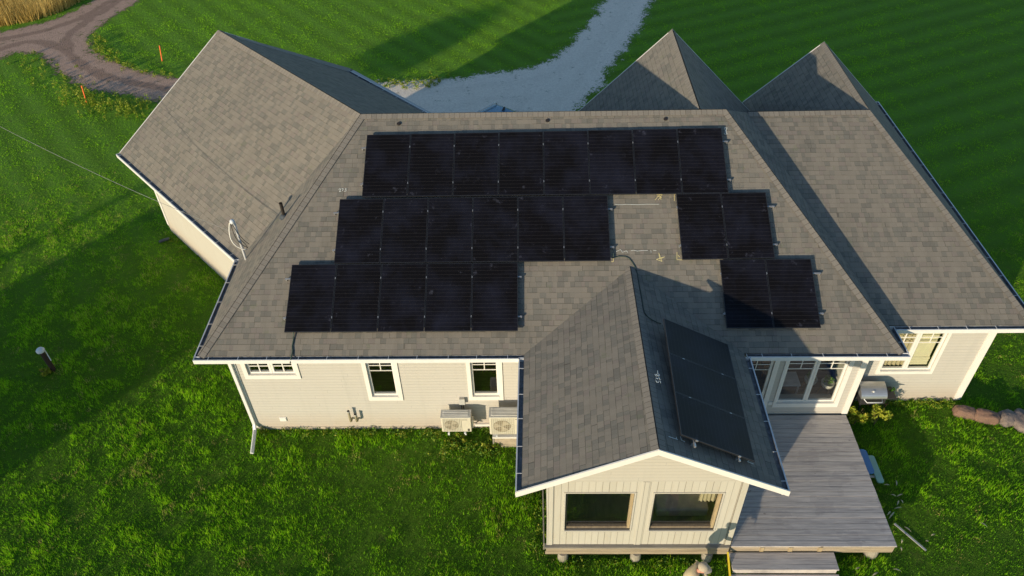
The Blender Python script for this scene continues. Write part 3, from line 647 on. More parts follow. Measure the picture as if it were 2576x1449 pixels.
mb = MB(); mb.mat('greywood'); mb.box(8.13, 12.30, SY-.085, SY+.02, .53, .574); mb.mat('rim'); mb.box(8.16, 12.32, SY-.065, SY-.02, .28, .529); mb.box(8.14, 12.32, SY-.075, SY-.066, .28, .40)
mb.mat('greywood')
for i in range(26): mb.box(8.10, 8.125, SY+.02+i*.142, SY+.02+i*.142+.134, .30, .57)
mb.build('sill_beam', None, house)
for x in (8.55, 10.22, 11.85):
    MB().lathe((x, SY-.02, -.1), [(.125, 0), (.12, .30), (.115, .36), (.105, .379)], 18).build('pier', 'pier', house, smooth=False)

# roof fittings -------------------------------------------------
vb = onp(715, 545, A, nL)
MB().tube([vb-Vector((0, 0, .1)), vb+Vector((0, 0, .44))], .045, 14, False).tube([vb+Vector((0, 0, .44)), vb+Vector((0, 0, .10))], .037, 14, False).build('vent_pipe', 'blackpipe', main, smooth=True)
MB().lathe(vb+Vector((0, 0, -.02)), [(.13, 0), (.10, .06), (.055, .10)], 14).build('pipe_boot', 'slate', main, smooth=True)
mbase = onp(618.5, 652, A, nL); mh = 1.25
mast = MB().tube([mbase-Vector((0, 0, .3)), mbase+Vector((0, 0, mh))], .034, 12).build('service_mast', 'steel', house, smooth=True)
mt = mbase+Vector((0, 0, mh))
MB().lathe(mt+Vector((-.03, -.02, -.04)), [(.045, 0), (.062, .025), (.066, .06), (.05, .10), (.02, .115)], 12).build('weatherhead', 'whiteplastic', mast, smooth=True)
def arc(p, q, sag, n_=12, side=Vector((0, 0, 0))):
    p = Vector(p); q = Vector(q)
    return [p.lerp(q, i/n_)+Vector((0, 0, -sag*4*(i/n_)*(1-i/n_)))+side*(4*(i/n_)*(1-i/n_)) for i in range(n_+1)]
lo = mbase+Vector((.16, -.12, .42))
MB().tube(arc(mt+Vector((-.09, -.05, 0)), lo, .12, side=Vector((-.16, -.08, 0))), .014, 6).build('cable_loop', 'whitecable', mast, smooth=True)
MB().tube(arc(mt+Vector((-.06, -.05, 0)), lo+Vector((.05, 0, .07)), .10, side=Vector((-.08, -.04, 0))), .010, 6).build('cable_loop', 'blackcable', mast, smooth=True)
MB().tube(arc(mt+Vector((-.03, -.06, 0)), lo+Vector((.10, .03, .16)), .06, side=Vector((-.02, -.02, 0))), .010, 6).build('cable_loop', 'blackcable', mast, smooth=True)
att = mbase+Vector((-.03, 0, .86))
pl = MB().tube(arc(onz(-260, 175, 6.2), att, .35, 30), .006, 6)
tag(pl.build('power_line', 'cable'), 'thin twisted overhead cable running from the left edge to the roof mast', 'cable')
MB().tube([att-Vector((.02, 0, 0)), att+Vector((.22, -.10, -.35)), lo], .009, 6).build('cable_loop', 'blackcable', mast)

# downspout at left front corner
p = Vector((.30, -.02, he-.13))
pts = [p, p+Vector((0, .05, -.10)), Vector((.42, .33, 2.92)), Vector((.45, .33, .30)), Vector((.46, .22, .17)), Vector((.54, -.44, .08))]
mb = MB()
for a0, b0 in zip(pts, pts[1:]): mb.bar(a0, b0+(b0-a0).normalized()*.02, .085, .065, (0, 1, .3))
mb.build('downspout', 'gutter', house, bevel=.01)

# chalk strokes on the roof (traced where they stand)
def strokes(lines, P0, N, mat, wd=.014, parent=None, name='chalk_mark', lift=.012):
    for ln in lines:
        mb = MB()
        pts = [onp(u, v, P0, N)+N*lift for (u, v) in ln]
        for a0, b0 in zip(pts, pts[1:]):
            if (b0-a0).length > 1e-4: mb.bar(a0, b0, wd, .004, N)
        mb.build(name, mat, parent)
def sv(ox, oy, k, L): return [[((ox+x*k)/1.4907, (oy+y*k)/1.4907) for x, y in l] for l in L]
k1 = 310/1248
strokes(sv(2290, 700, k1, [[(60, 268), (150, 276), (250, 268), (400, 275), (540, 268), (730, 268)], [(80, 985), (150, 950), (175, 995), (235, 970), (260, 995)], [(305, 970), (350, 962), (400, 975), (470, 968), (560, 965)], [(605, 960), (610, 1000)], [(640, 965), (690, 965)]]), A, NMAIN, 'chalk', .007, main)
strokes(sv(2290, 700, k1, [[(670, 205), (740, 120), (760, 200)], [(690, 120), (780, 120), (715, 205)], [(700, 140), (770, 170)], [(1020, 112), (960, 115), (962, 220)], [(725, 1000), (740, 1100), (815, 1060), (690, 1100), (775, 1130), (725, 1000)], [(1000, 990), (1000, 1105), (1085, 1108)], [(1015, 1040), (1045, 1065)], [(40, 1005), (40, 1135), (10, 1135)]]), A, NMAIN, 'ychalk', .012, main)
k2 = 180/2576
strokes(sv(1200, 680, k2, [[(1010, 460), (1060, 410), (1130, 430), (1110, 490), (1040, 560), (1150, 560)], [(1170, 400), (1260, 410), (1220, 500), (1220, 540)], [(1360, 400), (1420, 410), (1380, 465), (1420, 500), (1400, 540), (1310, 550)]]), A, NMAIN, 'chalk', .010, main)
k3 = 100/1449
strokes(sv(2430, 1360, k3, [[(500, 455), (515, 580), (545, 720)], [(430, 640), (500, 730), (560, 755), (600, 730), (600, 650)], [(340, 670), (400, 670), (410, 740), (450, 750)], [(400, 850), (520, 905), (540, 850), (590, 840), (640, 920), (610, 945), (670, 930)], [(410, 950), (425, 1040), (480, 1085), (560, 1100), (560, 1020)], [(610, 1010), (660, 1040), (670, 1130)]]), S_FR, nSR, 'chalk', .012, sun_roof, lift=.016)
strokes(sv(2450, 1560, 450/2576, [[(320, 450), (515, 515)], [(485, 460), (485, 505)], [(570, 450), (595, 525), (665, 560)], [(2010, 990), (2090, 930)], [(2010, 990), (2140, 1040)]]), S_FR, nSR, 'chalk', .010, sun_roof, lift=.016)
sx = [[(a+dx, b+dy), (a+dx2, b+dy2)] for (a, b) in ((1825, 330),) for (dx, dy, dx2, dy2) in ((-3, -8, 4, 8), (4, -8, -3, 8), (-3, -8, 4, -8), (-3, 8, 4, 8), (-2, 0, 3, 0))]
strokes(sx, A, NMAIN, 'chalk', .010, main)
# nail / vent patches near the ridge
for (u, v) in ((1003, 312), (1377, 304), (1674, 300)):
    c = onp(u, v, A, NMAIN); o = MB().lathe((0, 0, 0), [(.055, 0), (.05, .015), (.02, .018)], 9).build('roof_patch', 'blackpipe', main, world=False); o.location = c+NMAIN*.012-main.location; o.rotation_euler = NMAIN.to_track_quat('Z', 'Y').to_euler()

# ================================================================ solar panels
def make_panel():
    root = empty('solar_panel', (0, 0, 0))
    f = MB(); W_, L, t = 1.134, 1.722, .035
    f.box(0, .014, 0, L, 0, t); f.box(W_-.014, W_, 0, L, 0, t); f.box(.014, W_-.014, 0, .014, 0, t); f.box(.014, W_-.014, L-.014, L, 0, t)
    f.build('frame', 'black', root)
    g = MB(); g.mat('panel'); z = t-.003
    g.poly([(.014, .014, z), (W_-.014, .014, z), (W_-.014, L-.014, z), (.014, L-.014, z)], [(0, 0), (1, 0), (1, 1), (0, 1)])
    g.mat('black'); g.poly([(.014, L-.014, .004), (W_-.014, L-.014, .004), (W_-.014, .014, .004), (.014, .014, .004)])
    g.build('glass', None, root)
    for y in (.36, 1.36):
        c_ = MB(); c_.box(-.018, -.002, y-.025, y+.025, 0, t+.004); c_.build('clamp', 'alu', root)
    return root
proto = make_panel(); used = [False]
ORD = ['leftmost', 'second from left', 'third from left', 'fourth from left', 'fifth from left', 'sixth from left', 'seventh from left', 'rightmost']
def place_panel(c00, c10, c01, label, group):
    o = proto if not used[0] else copy_tree(proto)
    used[0] = True
    u = c10-c00; v = c01-c00; n = u.cross(v).normalized(); un = u.normalized(); vn = n.cross(un)
    m = Matrix((un, vn, n)).transposed()
    o.rotation_euler = m.to_euler(); o.location = c00; o.scale = ((u.length-.012)/1.134, (v.length-.014)/1.722, 1)
    tag(o, label, 'solar panel', group)
def row(c00, c10, c01, c11, N, fmt, group, words=None):
    for i in range(N):
        s0, s1 = i/N, (i+1)/N
        a0 = c00.lerp(c10, s0); a1 = c00.lerp(c10, s1); b0 = c01.lerp(c11, s0)
        wd = words[i] if words else ORD[i] if i < N-1 else ORD[7]
        place_panel(a0, a1, b0, fmt % wd, group)
PP = A+NMAIN*.10
pj = lambda u, v: onp(u, v, PP, NMAIN)
GR = 'black solar panels on the main roof'
rows = [
 ((911, 496.5), (1833.5, 487), (916, 340), (1819.5, 321.5), 8, '%s black solar panel in the long top row', None),
 ((841, 664), (1537.5, 656.5), (845.5, 502), (1530.5, 491.5), 6, '%s black solar panel in the middle row of six', None),
 ((716, 836.5), (1304, 833), (725, 666.5), (1302.5, 660.5), 5, '%s black solar panel in the bottom left row above the gutter', None),
 ((1716, 654), (1950, 650), (1708, 488), (1937, 485), 2, '%s panel of the upper right pair beside the bare shingle gap', ['left', 'right']),
 ((1827.5, 826.5), (2065.5, 825.5), (1817.5, 653.5), (2053, 651.5), 2, '%s panel of the lowest right pair near the deck side eave', ['left', 'right'])]
railn = ['long top row', 'middle row of six', 'bottom left row', 'upper right pair', 'lowest right pair']
for ri, (bl, br, tl, tr, N, fmt, words) in enumerate(rows):
    c00, c10, c01, c11 = pj(*bl), pj(*br), pj(*tl), pj(*tr)
    row(c00, c10, c01, c11, N, fmt, GR, words)
    for j, fr in enumerate((.21, .79)):
        a0 = c00.lerp(c01, fr); b0 = c10.lerp(c11, fr); d = (b0-a0).normalized()
        a1 = a0-d*.06-NMAIN*.025; b1 = b0+d*.09-NMAIN*.025
        rl = empty('mounting_rail', a1, '%s aluminium mounting rail under the %s of solar panels' % (('lower', 'upper')[j], railn[ri]), 'mounting rail', 'mounting rails under the solar panels')
        MB().bar(a1, b1, .036, .04, NMAIN).build('rail', 'alu', rl)
        for q_ in (a1+d*.02, b1-d*.02, a0.lerp(b0, .5)):
            MB().bar(q_-NMAIN*.02, q_-NMAIN*.078, .05, .03, (1, 0, 0)).build('foot', 'alu', rl)
# three panels on the shaded side of the sunroom roof
PS = S_FR+nSR*.12
ps = lambda u, v: onp(u, v, PS, nSR)
row(ps(1897, 1163), ps(1829, 868), ps(1711, 1102), ps(1667, 805), 3, '%s of the three solar panels on the shaded sunroom roof slope', 'solar panels on the sunroom roof', ['front one', 'middle one', 'rear one'])
for j, fr in enumerate((.2, .8)):
    c00, c10, c01, c11 = ps(1897, 1163), ps(1829, 868), ps(1711, 1102), ps(1667, 805)
    a0 = c00.lerp(c01, fr); b0 = c10.lerp(c11, fr); d = (b0-a0).normalized(); a1 = a0-d*.08-nSR*.03; b1 = b0-nSR*.03
    rl = empty('mounting_rail', a1, '%s mounting rail under the three sunroom roof panels' % ('lower', 'upper')[j], 'mounting rail', 'mounting rails under the solar panels')
    MB().bar(a1, b1, .036, .04, nSR).build('rail', 'alu', rl)
    for t in (.03, .5, .95):
        q_ = a1.lerp(b1, t); MB().bar(q_-nSR*.02, q_-nSR*.09, .05, .03, (0, 1, 0)).build('foot', 'alu', rl)

def surf(u, v, P0, N, h=.02): return onp(u, v, P0, N)+N*h
from mathutils.bvhtree import BVHTree
RV = [A, B, RR, RL, S_BR, S_FR, S_RF, S_RB, S_BL, S_FL]
bvh = BVHTree.FromPolygons([tuple(p) for p in RV], [(0, 1, 2), (0, 2, 3), (4, 5, 6), (4, 6, 7), (8, 9, 6), (8, 6, 7)])
def surf2(u, v, h=.016):
    loc, nn, _i, _d = bvh.ray_cast(CAM, ray(u, v).normalized()); nn = nn if nn.z > 0 else -nn
    return loc+nn*h
c1 = [surf2(*q_) for q_ in ((1541, 650), (1556, 645), (1573, 646), (1583, 651), (1590, 660), (1595, 668), (1599, 675), (1602, 686), (1604, 698), (1606, 710), (1609, 725), (1612, 740), (1615, 757), (1617, 775), (1622, 790), (1630, 799), (1640, 806), (1652, 812), (1662, 815))]
tag(MB().tube(c1, .011, 6).build('solar_cable', 'greencable', smooth=True), 'dark cable running from the middle solar row down the sunroom ridge', 'cable')
c2 = [surf(740, 838, A, NMAIN, .05), surf(739, 855, A, NMAIN), surf(736, 872, A, NMAIN), surf(737, 885, A, NMAIN), onz(734.5, 893, he)+Vector((0, -.14, 0)), onz(733.5, 902, he-.1)+Vector((0, -.14, 0)), Vector((2.02, .30, 2.95)), Vector((2.16, .375, 2.8)), Vector((2.16, .375, 1.2))]
c2 = c2[:6]+[c2[5]+Vector((.02, .2, -.12)), c2[5]+Vector((.02, .5, -.14))]
tag(MB().tube(c2, .016, 6).build('solar_cable', 'greencable', smooth=True), 'short dark cable hanging from the bottom left panel over the gutter', 'cable')

# ================================================================ heat pumps and wall services
def heat_pump(x0, x1, y0, y1, z0, z1, label, nr):
    t = empty('heat_pump', (x0, y0, z0), label, 'heat pump', 'outdoor heat pump units')
    MB().box(x0, x1, y0, y1, z0, z1).build('casing', 'casing', t, bevel=.018)
    tp = MB(); tp.box(x0-.006, x1+.006, y0-.004, y1+.004, z1-.012, z1+.014); top = tp.build('top_panel', 'casing_top', t, bevel=.005)
    r_ = MB(); L = y1-y0
    for i in range(nr):
        y = y0+.055+i*(L-.10)/max(1, nr-1); r_.box(x0+.045, x1-.075, y-.006, y+.006, z1+.013, z1+.024)
    r_.build('rib', 'ribs', top)
    rr = min((x1-x0)*.24, (z1-z0)*.42); cx, cz = x0+(x1-x0)*.34, (z0+z1)/2
    fr = MB().lathe((cx, y0-.004, cz), [(rr, 0), (rr, .003)], 28, 'y').build('fan_grille', 'fan', t)
    bl = MB()
    for k in range(3):
        a0 = k*2.094+.4; bl.poly([(cx, y0-.006, cz)]+[(cx+rr*.92*math.cos(a0+q), y0-.006, cz+rr*.92*math.sin(a0+q)) for q in (.0, .35, .7, 1.0)])
    bl.build('fan_blade', 'fanlight', fr)
    g = MB(); n_ = 12
    for i in range(n_):
        x = x0+.05+(x1-x0)*.60*i/(n_-1); g.box(x-.0035, x+.0035, y0-.016, y0-.010, z0+.045, z1-.05)
    for i in range(9):
        z = z0+.045+(z1-z0-.095)*i/8; g.box(x0+.05, x0+.05+(x1-x0)*.60, y0-.013, y0-.009, z-.0022, z+.0022)
    g.build('grille_bars', 'casing', fr)
    xs = x0+(x1-x0)*.70
    MB().box(xs, xs+.14, y0-.006, y0-.001, z1-.085, z1-.072).build('name_plate', 'ink', t)
    MB().box(x1-.10, x1-.05, y0-.006, y0-.001, z0+.035, z0+.13).build('rating_label', 'ink', t)
    MB().box(x1, x1+.045, y0+.06, y1-.03, z0+.08, z0+.36).build('valve_cover', 'casing', t, bevel=.01)
    for x in (x0+.15, x1-.20):
        MB().box(x, x+.045, y0-.035, y1+.04, z0-.045, z0-.002).build('foot', 'whiteplastic', t)
    return t
h1 = heat_pump(5.53, 6.30, -.09, .17, .47, 1.04, 'smaller left heat pump with four pale ribs on its grey top', 4)
for x in (5.68, 6.12):
    MB().box(x, x+.04, -.13, WY-.005, .385, .424).box(x, x+.04, WY-.045, WY-.003, .425, .72).build('wall_bracket', 'whiteplastic', h1)
MB().tube([(6.33, .10, .62), (6.42, .16, .52), (6.40, .28, .40), (6.44, .36, .33)], .016, 6).build('hose', 'steel', h1, smooth=True)
h2 = heat_pump(6.78, 7.72, -.22, .11, .52, 1.21, 'larger right heat pump standing on a wooden box under the sunroom eave', 6)
t = empty('wooden_box', (6.85, -.24, 0), 'old plywood box carrying the larger heat pump', 'box')
MB().box(6.86, 7.70, -.235, .30, 0, .40).build('box_body', 'plywood', t)
MB().box(6.84, 6.88, -.25, -.236, 0, .40).box(7.66, 7.72, -.25, -.236, 0, .40).build('corner_batten', 'greywood', t)
MB().box(6.84, 7.74, -.26, .32, .401, .45).build('top_board', 'trim', t, bevel=.004)
t = empty('electrical_box', (6.0, .3, 1.1), 'small grey electrical disconnect box on the wall above the left heat pump', 'electrical box')
MB().box(6.0, 6.13, .30, WY-.001, 1.11, 1.30).build('box_body', 'steel', t, bevel=.006)
MB().box(5.99, 6.14, .29, .30, 1.10, 1.31).build('cover', 'casing_top', t)
for x in (6.04, 6.09): MB().tube([(x, .34, 1.11), (x, .35, .9), (x+.02, .30, .75)], .014, 6).build('conduit', 'slate', t)
tag(MB().box(6.35, 7.2, WY-.06, WY-.001, .15, .235).build('line_set_cover', 'trim', bevel=.006), 'low white pipe duct on the wall between the two heat pumps', 'pipe duct')
for i, (x, z1_) in enumerate(((3.09, .93), (3.25, .80))):
    t = empty('vent_stub', (x, .3, .42), ('taller left', 'shorter right')[i]+' of the two olive pipe stubs on the wall', 'pipe', 'olive pipe stubs on the front wall')
    MB().tube([(x, WY, .47), (x, WY-.10, .47), (x, WY-.145, .51), (x, WY-.15, .58), (x, WY-.15, z1_)], .032, 10).build('pipe', plain('olive_pipe%d' % i, (.24, .21, .13), .6), t, smooth=True)
    MB().lathe((x, WY-.15, z1_-.05), [(.038, 0), (.038, .05)], 10).build('collar', 'steel', t)

# ================================================================ deck
t = deck = empty('deck', (12.3, -3.4, 0), 'weathered grey wooden deck with two steps at its front', 'deck')
mb = MB(); y = -3.415; i = 0
while y < .30:
    xr_ = 16.01+rnd.uniform(-.004, .004); z = .58+rnd.uniform(-.002, .002)
    mb.box(12.315, xr_, y+.004, y+.1395, z-.034, z); y += .1436
mb.build('deck_boards', 'deck', deck, bevel=.003)
mb = MB(); mb.box(12.33, 15.98, -3.40, -3.36, .305, .542); mb.box(15.93, 15.97, -3.355, .36, .32, .542)
for x in (12.6, 13.5, 14.4, 15.3): mb.box(x, x+.04, -3.355, .36, .34, .542)
mb.build('rim_joist', 'rim', deck)
for x, y in ((15.62, -3.25), (13.9, -3.2), (15.7, -.4)): MB().lathe((x, y, -.1), [(.16, 0), (.15, .33), (.13, .42)], 16).build('pier', 'pier', deck)
for (z, y0, y1, x1_) in ((.37, -3.86, -3.435, 14.65), (.185, -4.32, -3.865, 14.68)):
    m = MB()
    for k in range(3):
        w_ = (y1-y0)/3; m.box(12.30, x1_, y0+k*w_+.003, y0+(k+1)*w_-.003, z-.035, z)
    m.box(12.33, x1_-.03, y0+.02, y0+.055, z-.18, z-.036)
    m.build('step', 'deck', deck, bevel=.003)
m = MB()
for x in (12.98, 13.62, 14.28): m.box(x, x+.09, -3.425, -3.402, .38, .545)
m.build('hanger_block', 'framewood', deck)
tag(MB().bar((12.24, -3.50, .50), (12.24, -4.22, .10), .028, .07, (0, 0, 1)).build('spirit_level', 'yellow'), 'long yellow strip leaning beside the left end of the steps', 'tool')
tag(MB().tube([(12.27, -3.48, .05), (12.28, -3.44, 1.02)], .009, 6).build('metal_rod', 'blackpipe'), 'thin dark upright rod at the sunroom corner by the steps', 'rod')

# kids table beside the deck
t = empty('picnic_table', (16.1, -1.0, 0), 'small blue and mint plastic picnic table half hidden by the deck', 'table')
def rounded(cx, cy, hx, hy, z0, z1, r, n=5):
    pts = []
    for (sx_, sy_, a0) in ((1, 1, 0), (-1, 1, 90), (-1, -1, 180), (1, -1, 270)):
        for k in range(n+1):
            a_ = R(a0+90*k/n); pts.append((cx+sx_*(hx-r)+r*math.cos(a_), cy+sy_*(hy-r)+r*math.sin(a_)))
    return pts
def prism(pts, z0, z1):
    m = MB(); n_ = len(pts); m.poly([(x, y, z1) for x, y in pts]); m.poly([(x, y, z0) for x, y in pts][::-1])
    for i in range(n_):
        a_, b_ = pts[i], pts[(i+1) % n_]; m.poly([(a_[0], a_[1], z0), (b_[0], b_[1], z0), (b_[0], b_[1], z1), (a_[0], a_[1], z1)])
    return m
prism(rounded(15.93, -1.02, .31, .36, 0, 0, .09), .40, .44).build('table_top', 'blue', t, bevel=.008)
prism(rounded(16.40, -1.10, .085, .40, 0, 0, .05), .20, .235).build('bench', 'mint', t, bevel=.008)
prism(rounded(15.46, -1.10, .085, .40, 0, 0, .05), .20, .235).build('bench', 'mint', t, bevel=.008)
for y in (-1.3, -.8): MB().bar((15.46, y, .19), (16.40, y, .19), .05, .03).bar((15.7, y, 0), (15.8, y, .40), .05, .04).bar((16.2, y, 0), (16.1, y, .40), .05, .04).build('leg', 'casing_top', t)

# barbecue
t = empty('gas_grill', (16.75, .9, 0), 'gas barbecue with a curved steel lid against the right wing wall', 'grill')
m = MB(); n_ = 9; gx0, gx1 = 16.43, 17.10
prof = []
for i in range(n_+1):
    a_ = R(8+82*i/n_); prof.append((1.10-.46*math.sin(a_)*1.0, .82+.25*math.cos(a_)))
prof = [(1.12, .80)]+prof
for (ya, za), (yb, zb) in zip(prof, prof[1:]): m.poly([(gx0, ya, za), (gx1, ya, za), (gx1, yb, zb), (gx0, yb, zb)][::-1])
m.poly([(gx0, y, z) for y, z in prof]); m.poly([(gx1, y, z) for y, z in prof][::-1])
lid = m.build('lid', 'steelgrill', t, smooth=False)
MB().lathe((16.74, .74, 1.00), [(.028, 0), (.028, .018), (.018, .024)], 12).build('thermometer', 'lens', lid)
MB().box(gx0+.01, gx1-.01, .64, 1.11, .60, .795).build('firebox', 'darksteel', t, bevel=.01)
MB().tube([(16.52, .66, .80), (16.56, .54, .80), (16.95, .54, .80), (16.99, .66, .80)], .013, 8).build('handle', 'whiteplastic', t, smooth=True)
MB().box(17.105, 17.38, .68, 1.10, .76, .79).build('side_shelf', 'darksteel', t, bevel=.006)
for x in (16.5, 17.0):
    for y in (.70, 1.05): MB().box(x, x+.035, y, y+.035, 0.0, .60).build('leg', 'darksteel', t)
for x in (16.47, 17.05): MB().lathe((x, .72, .09), [(.09, 0), (.09, .03)], 14, 'x').build('wheel', 'rubber', t)

# ================================================================ foliage builders
def blades(points, h, wd, tint, lean, mat, name, rs, bend=None):
    """many single grass blades in one mesh (numpy)"""
    n_ = len(points); ang = rs.uniform(0, 2*np.pi, n_); la = rs.uniform(0, 2*np.pi, n_); ln = rs.uniform(.1, 1, n_)*lean
    dx, dy = np.cos(ang)*wd/2, np.sin(ang)*wd/2
    V = np.zeros((n_, 3, 3), dtype=np.float32)
    V[:, 0, 0] = points[:, 0]-dx; V[:, 0, 1] = points[:, 1]-dy; V[:, 0, 2] = points[:, 2]
    V[:, 1, 0] = points[:, 0]+dx; V[:, 1, 1] = points[:, 1]+dy; V[:, 1, 2] = points[:, 2]
    V[:, 2, 0] = points[:, 0]+np.cos(la)*ln*h; V[:, 2, 1] = points[:, 1]+np.sin(la)*ln*h; V[:, 2, 2] = points[:, 2]+h
    me = bpy.data.meshes.new(name); me.vertices.add(n_*3); me.vertices.foreach_set('co', V.ravel())
    me.loops.add(n_*3); me.loops.foreach_set('vertex_index', np.arange(n_*3, dtype=np.int32))
    me.polygons.add(n_); me.polygons.foreach_set('loop_start', np.arange(0, n_*3, 3, dtype=np.int32)); me.polygons.foreach_set('loop_total', np.full(n_, 3, dtype=np.int32))
    at = me.attributes.new('tint', 'FLOAT', 'POINT'); at.data.foreach_set('value', np.repeat(np.clip(tint, 0, 1), 3).astype(np.float32))
    me.update(calc_edges=True); me.materials.append(MT[mat]); o = bpy.data.objects.new(name, me); COL.objects.link(o); return o
def vnoise(x, y, s, seed):
    rs = np.random.RandomState(seed); T = rs.rand(256, 256); X = x/s+500; Y = y/s+500
    xi = np.floor(X).astype(int); yi = np.floor(Y).astype(int); fx = X-xi; fy = Y-yi; fx = fx*fx*(3-2*fx); fy = fy*fy*(3-2*fy)
    g_ = lambda a, b: T[a % 256, b % 256]
    return (g_(xi, yi)*(1-fx)+g_(xi+1, yi)*fx)*(1-fy)+(g_(xi, yi+1)*(1-fx)+g_(xi+1, yi+1)*fx)*fy
def inpoly(x, y, P):
    r_ = np.zeros(len(x), bool); j = len(P)-1
    for i in range(len(P)):
        xi, yi = P[i][0], P[i][1]; xj, yj = P[j][0], P[j][1]
        c_ = ((yi > y) != (yj > y)) & (x < (xj-xi)*(y-yi)/((yj-yi) if yj != yi else 1e-9)+xi); r_ ^= c_; j = i
    return r_
def leaf_mesh(name, blobs, mat, size, rs, parent=None, tint=(0.2, .9), up_=0.3, loc=(0, 0, 0)):
    """leaves scattered through blobs (cx,cy,cz,rx,ry,rz,count); one mesh"""
    V = []; T = []
    for (cx, cy, cz, rx, ry, rz, cnt) in blobs:
        d = rs.normal(size=(cnt, 3)); d /= np.linalg.norm(d, axis=1)[:, None]; d *= (rs.rand(cnt)**.45)[:, None]
        c_ = d*np.array([rx, ry, rz])+np.array([cx, cy, cz]); a_ = rs.normal(size=(cnt, 3)); a_ /= np.linalg.norm(a_, axis=1)[:, None]
        b_ = np.cross(a_, rs.normal(size=(cnt, 3))+np.array([0, 0, up_])); b_ /= np.linalg.norm(b_, axis=1)[:, None]
        s_ = size*rs.uniform(.5, 1.25, cnt)[:, None]; q = np.stack([c_-a_*s_*.5, c_+b_*s_*.28, c_+a_*s_*.5, c_-b_*s_*.28], 1); V.append(q)
        T.append(np.repeat(rs.uniform(tint[0], tint[1], cnt), 4))
    V = np.concatenate(V).reshape(-1, 3)-np.array(loc); T = np.concatenate(T); n_ = len(V)//4
    me = bpy.data.meshes.new(name); me.vertices.add(n_*4); me.vertices.foreach_set('co', V.astype(np.float32).ravel())
    me.loops.add(n_*4); me.loops.foreach_set('vertex_index', np.arange(n_*4, dtype=np.int32)); me.polygons.add(n_)
    me.polygons.foreach_set('loop_start', np.arange(0, n_*4, 4, dtype=np.int32)); me.polygons.foreach_set('loop_total', np.full(n_, 4, dtype=np.int32))
    at = me.attributes.new('tint', 'FLOAT', 'POINT'); at.data.foreach_set('value', T.astype(np.float32)); me.update(calc_edges=True)
    me.materials.append(MT[mat]); o = bpy.data.objects.new(name, me); COL.objects.link(o)
    if parent is not None: o.parent = parent
    return o
RS = np.random.RandomState(11)

# ================================================================ ground, tracks, drive
gm = MB(); S_ = 900; gm.poly([(-S_, -S_, 0), (S_, -S_, 0), (S_, S_, 0), (-S_, S_, 0)]); tag(gm.build('ground', 'turf'), kind='structure')
def gpx(L): return [tuple(onz(u, v, 0)[:2]) for u, v in L]
track = gpx([(0, 77), (80, 62), (157, 40), (230, 0)])+[(-15.5, 33.5), (-12.0, 36.5)]+gpx([(377, -12), (290, 43), (240, 80), (233, 110), (250, 130), (283, 147), (325, 166), (367, 177), (467, 197), (600, 205)])+[(-3.2, 20.2), (.5, 18.5), (.5, 14.5), (-2.5, 15.2), (-5.2, 17.2)]+gpx([(400, 263), (300, 240), (207, 227), (140, 187), (100, 143), (53, 133), (0, 150)])+[(-27, 21), (-32, 23.5)]
drive = gpx([(1520, -20), (1512, 0), (1492, 37), (1459, 77), (1410, 130), (1342, 165), (1270, 178), (1225, 180), (1125, 197), (1020, 200), (935, 203)])+[(-.5, 19.6), (-3.0, 20.0), (-3.0, 16.0), (1.5, 14.8), (4.5, 11.5), (15.5, 11.2)]+[(12.0, 13.5)]+gpx([(1459, 277), (1512, 227), (1540, 185), (1559, 150), (1619, 67), (1649, 0), (1660, -25)])+[(17.5, 33.5), (22, 42), (17, 44), (13, 34)]
def ragged(P, z, amp=.18, step=.35, seed=3):
    rs = random.Random(seed); out = []
    for i in range(len(P)):
        a_ = Vector(P[i]); b_ = Vector(P[(i+1) % len(P)]); L = (b_-a_).length; k = max(1, int(L/step)); nrm_ = Vector((-(b_-a_).y, (b_-a_).x)).normalized()
        for j in range(k):
            p_ = a_.lerp(b_, j/k)+nrm_*rs.uniform(-amp, amp); out.append((p_.x, p_.y, z))
    return out
from mathutils.geometry import tessellate_polygon
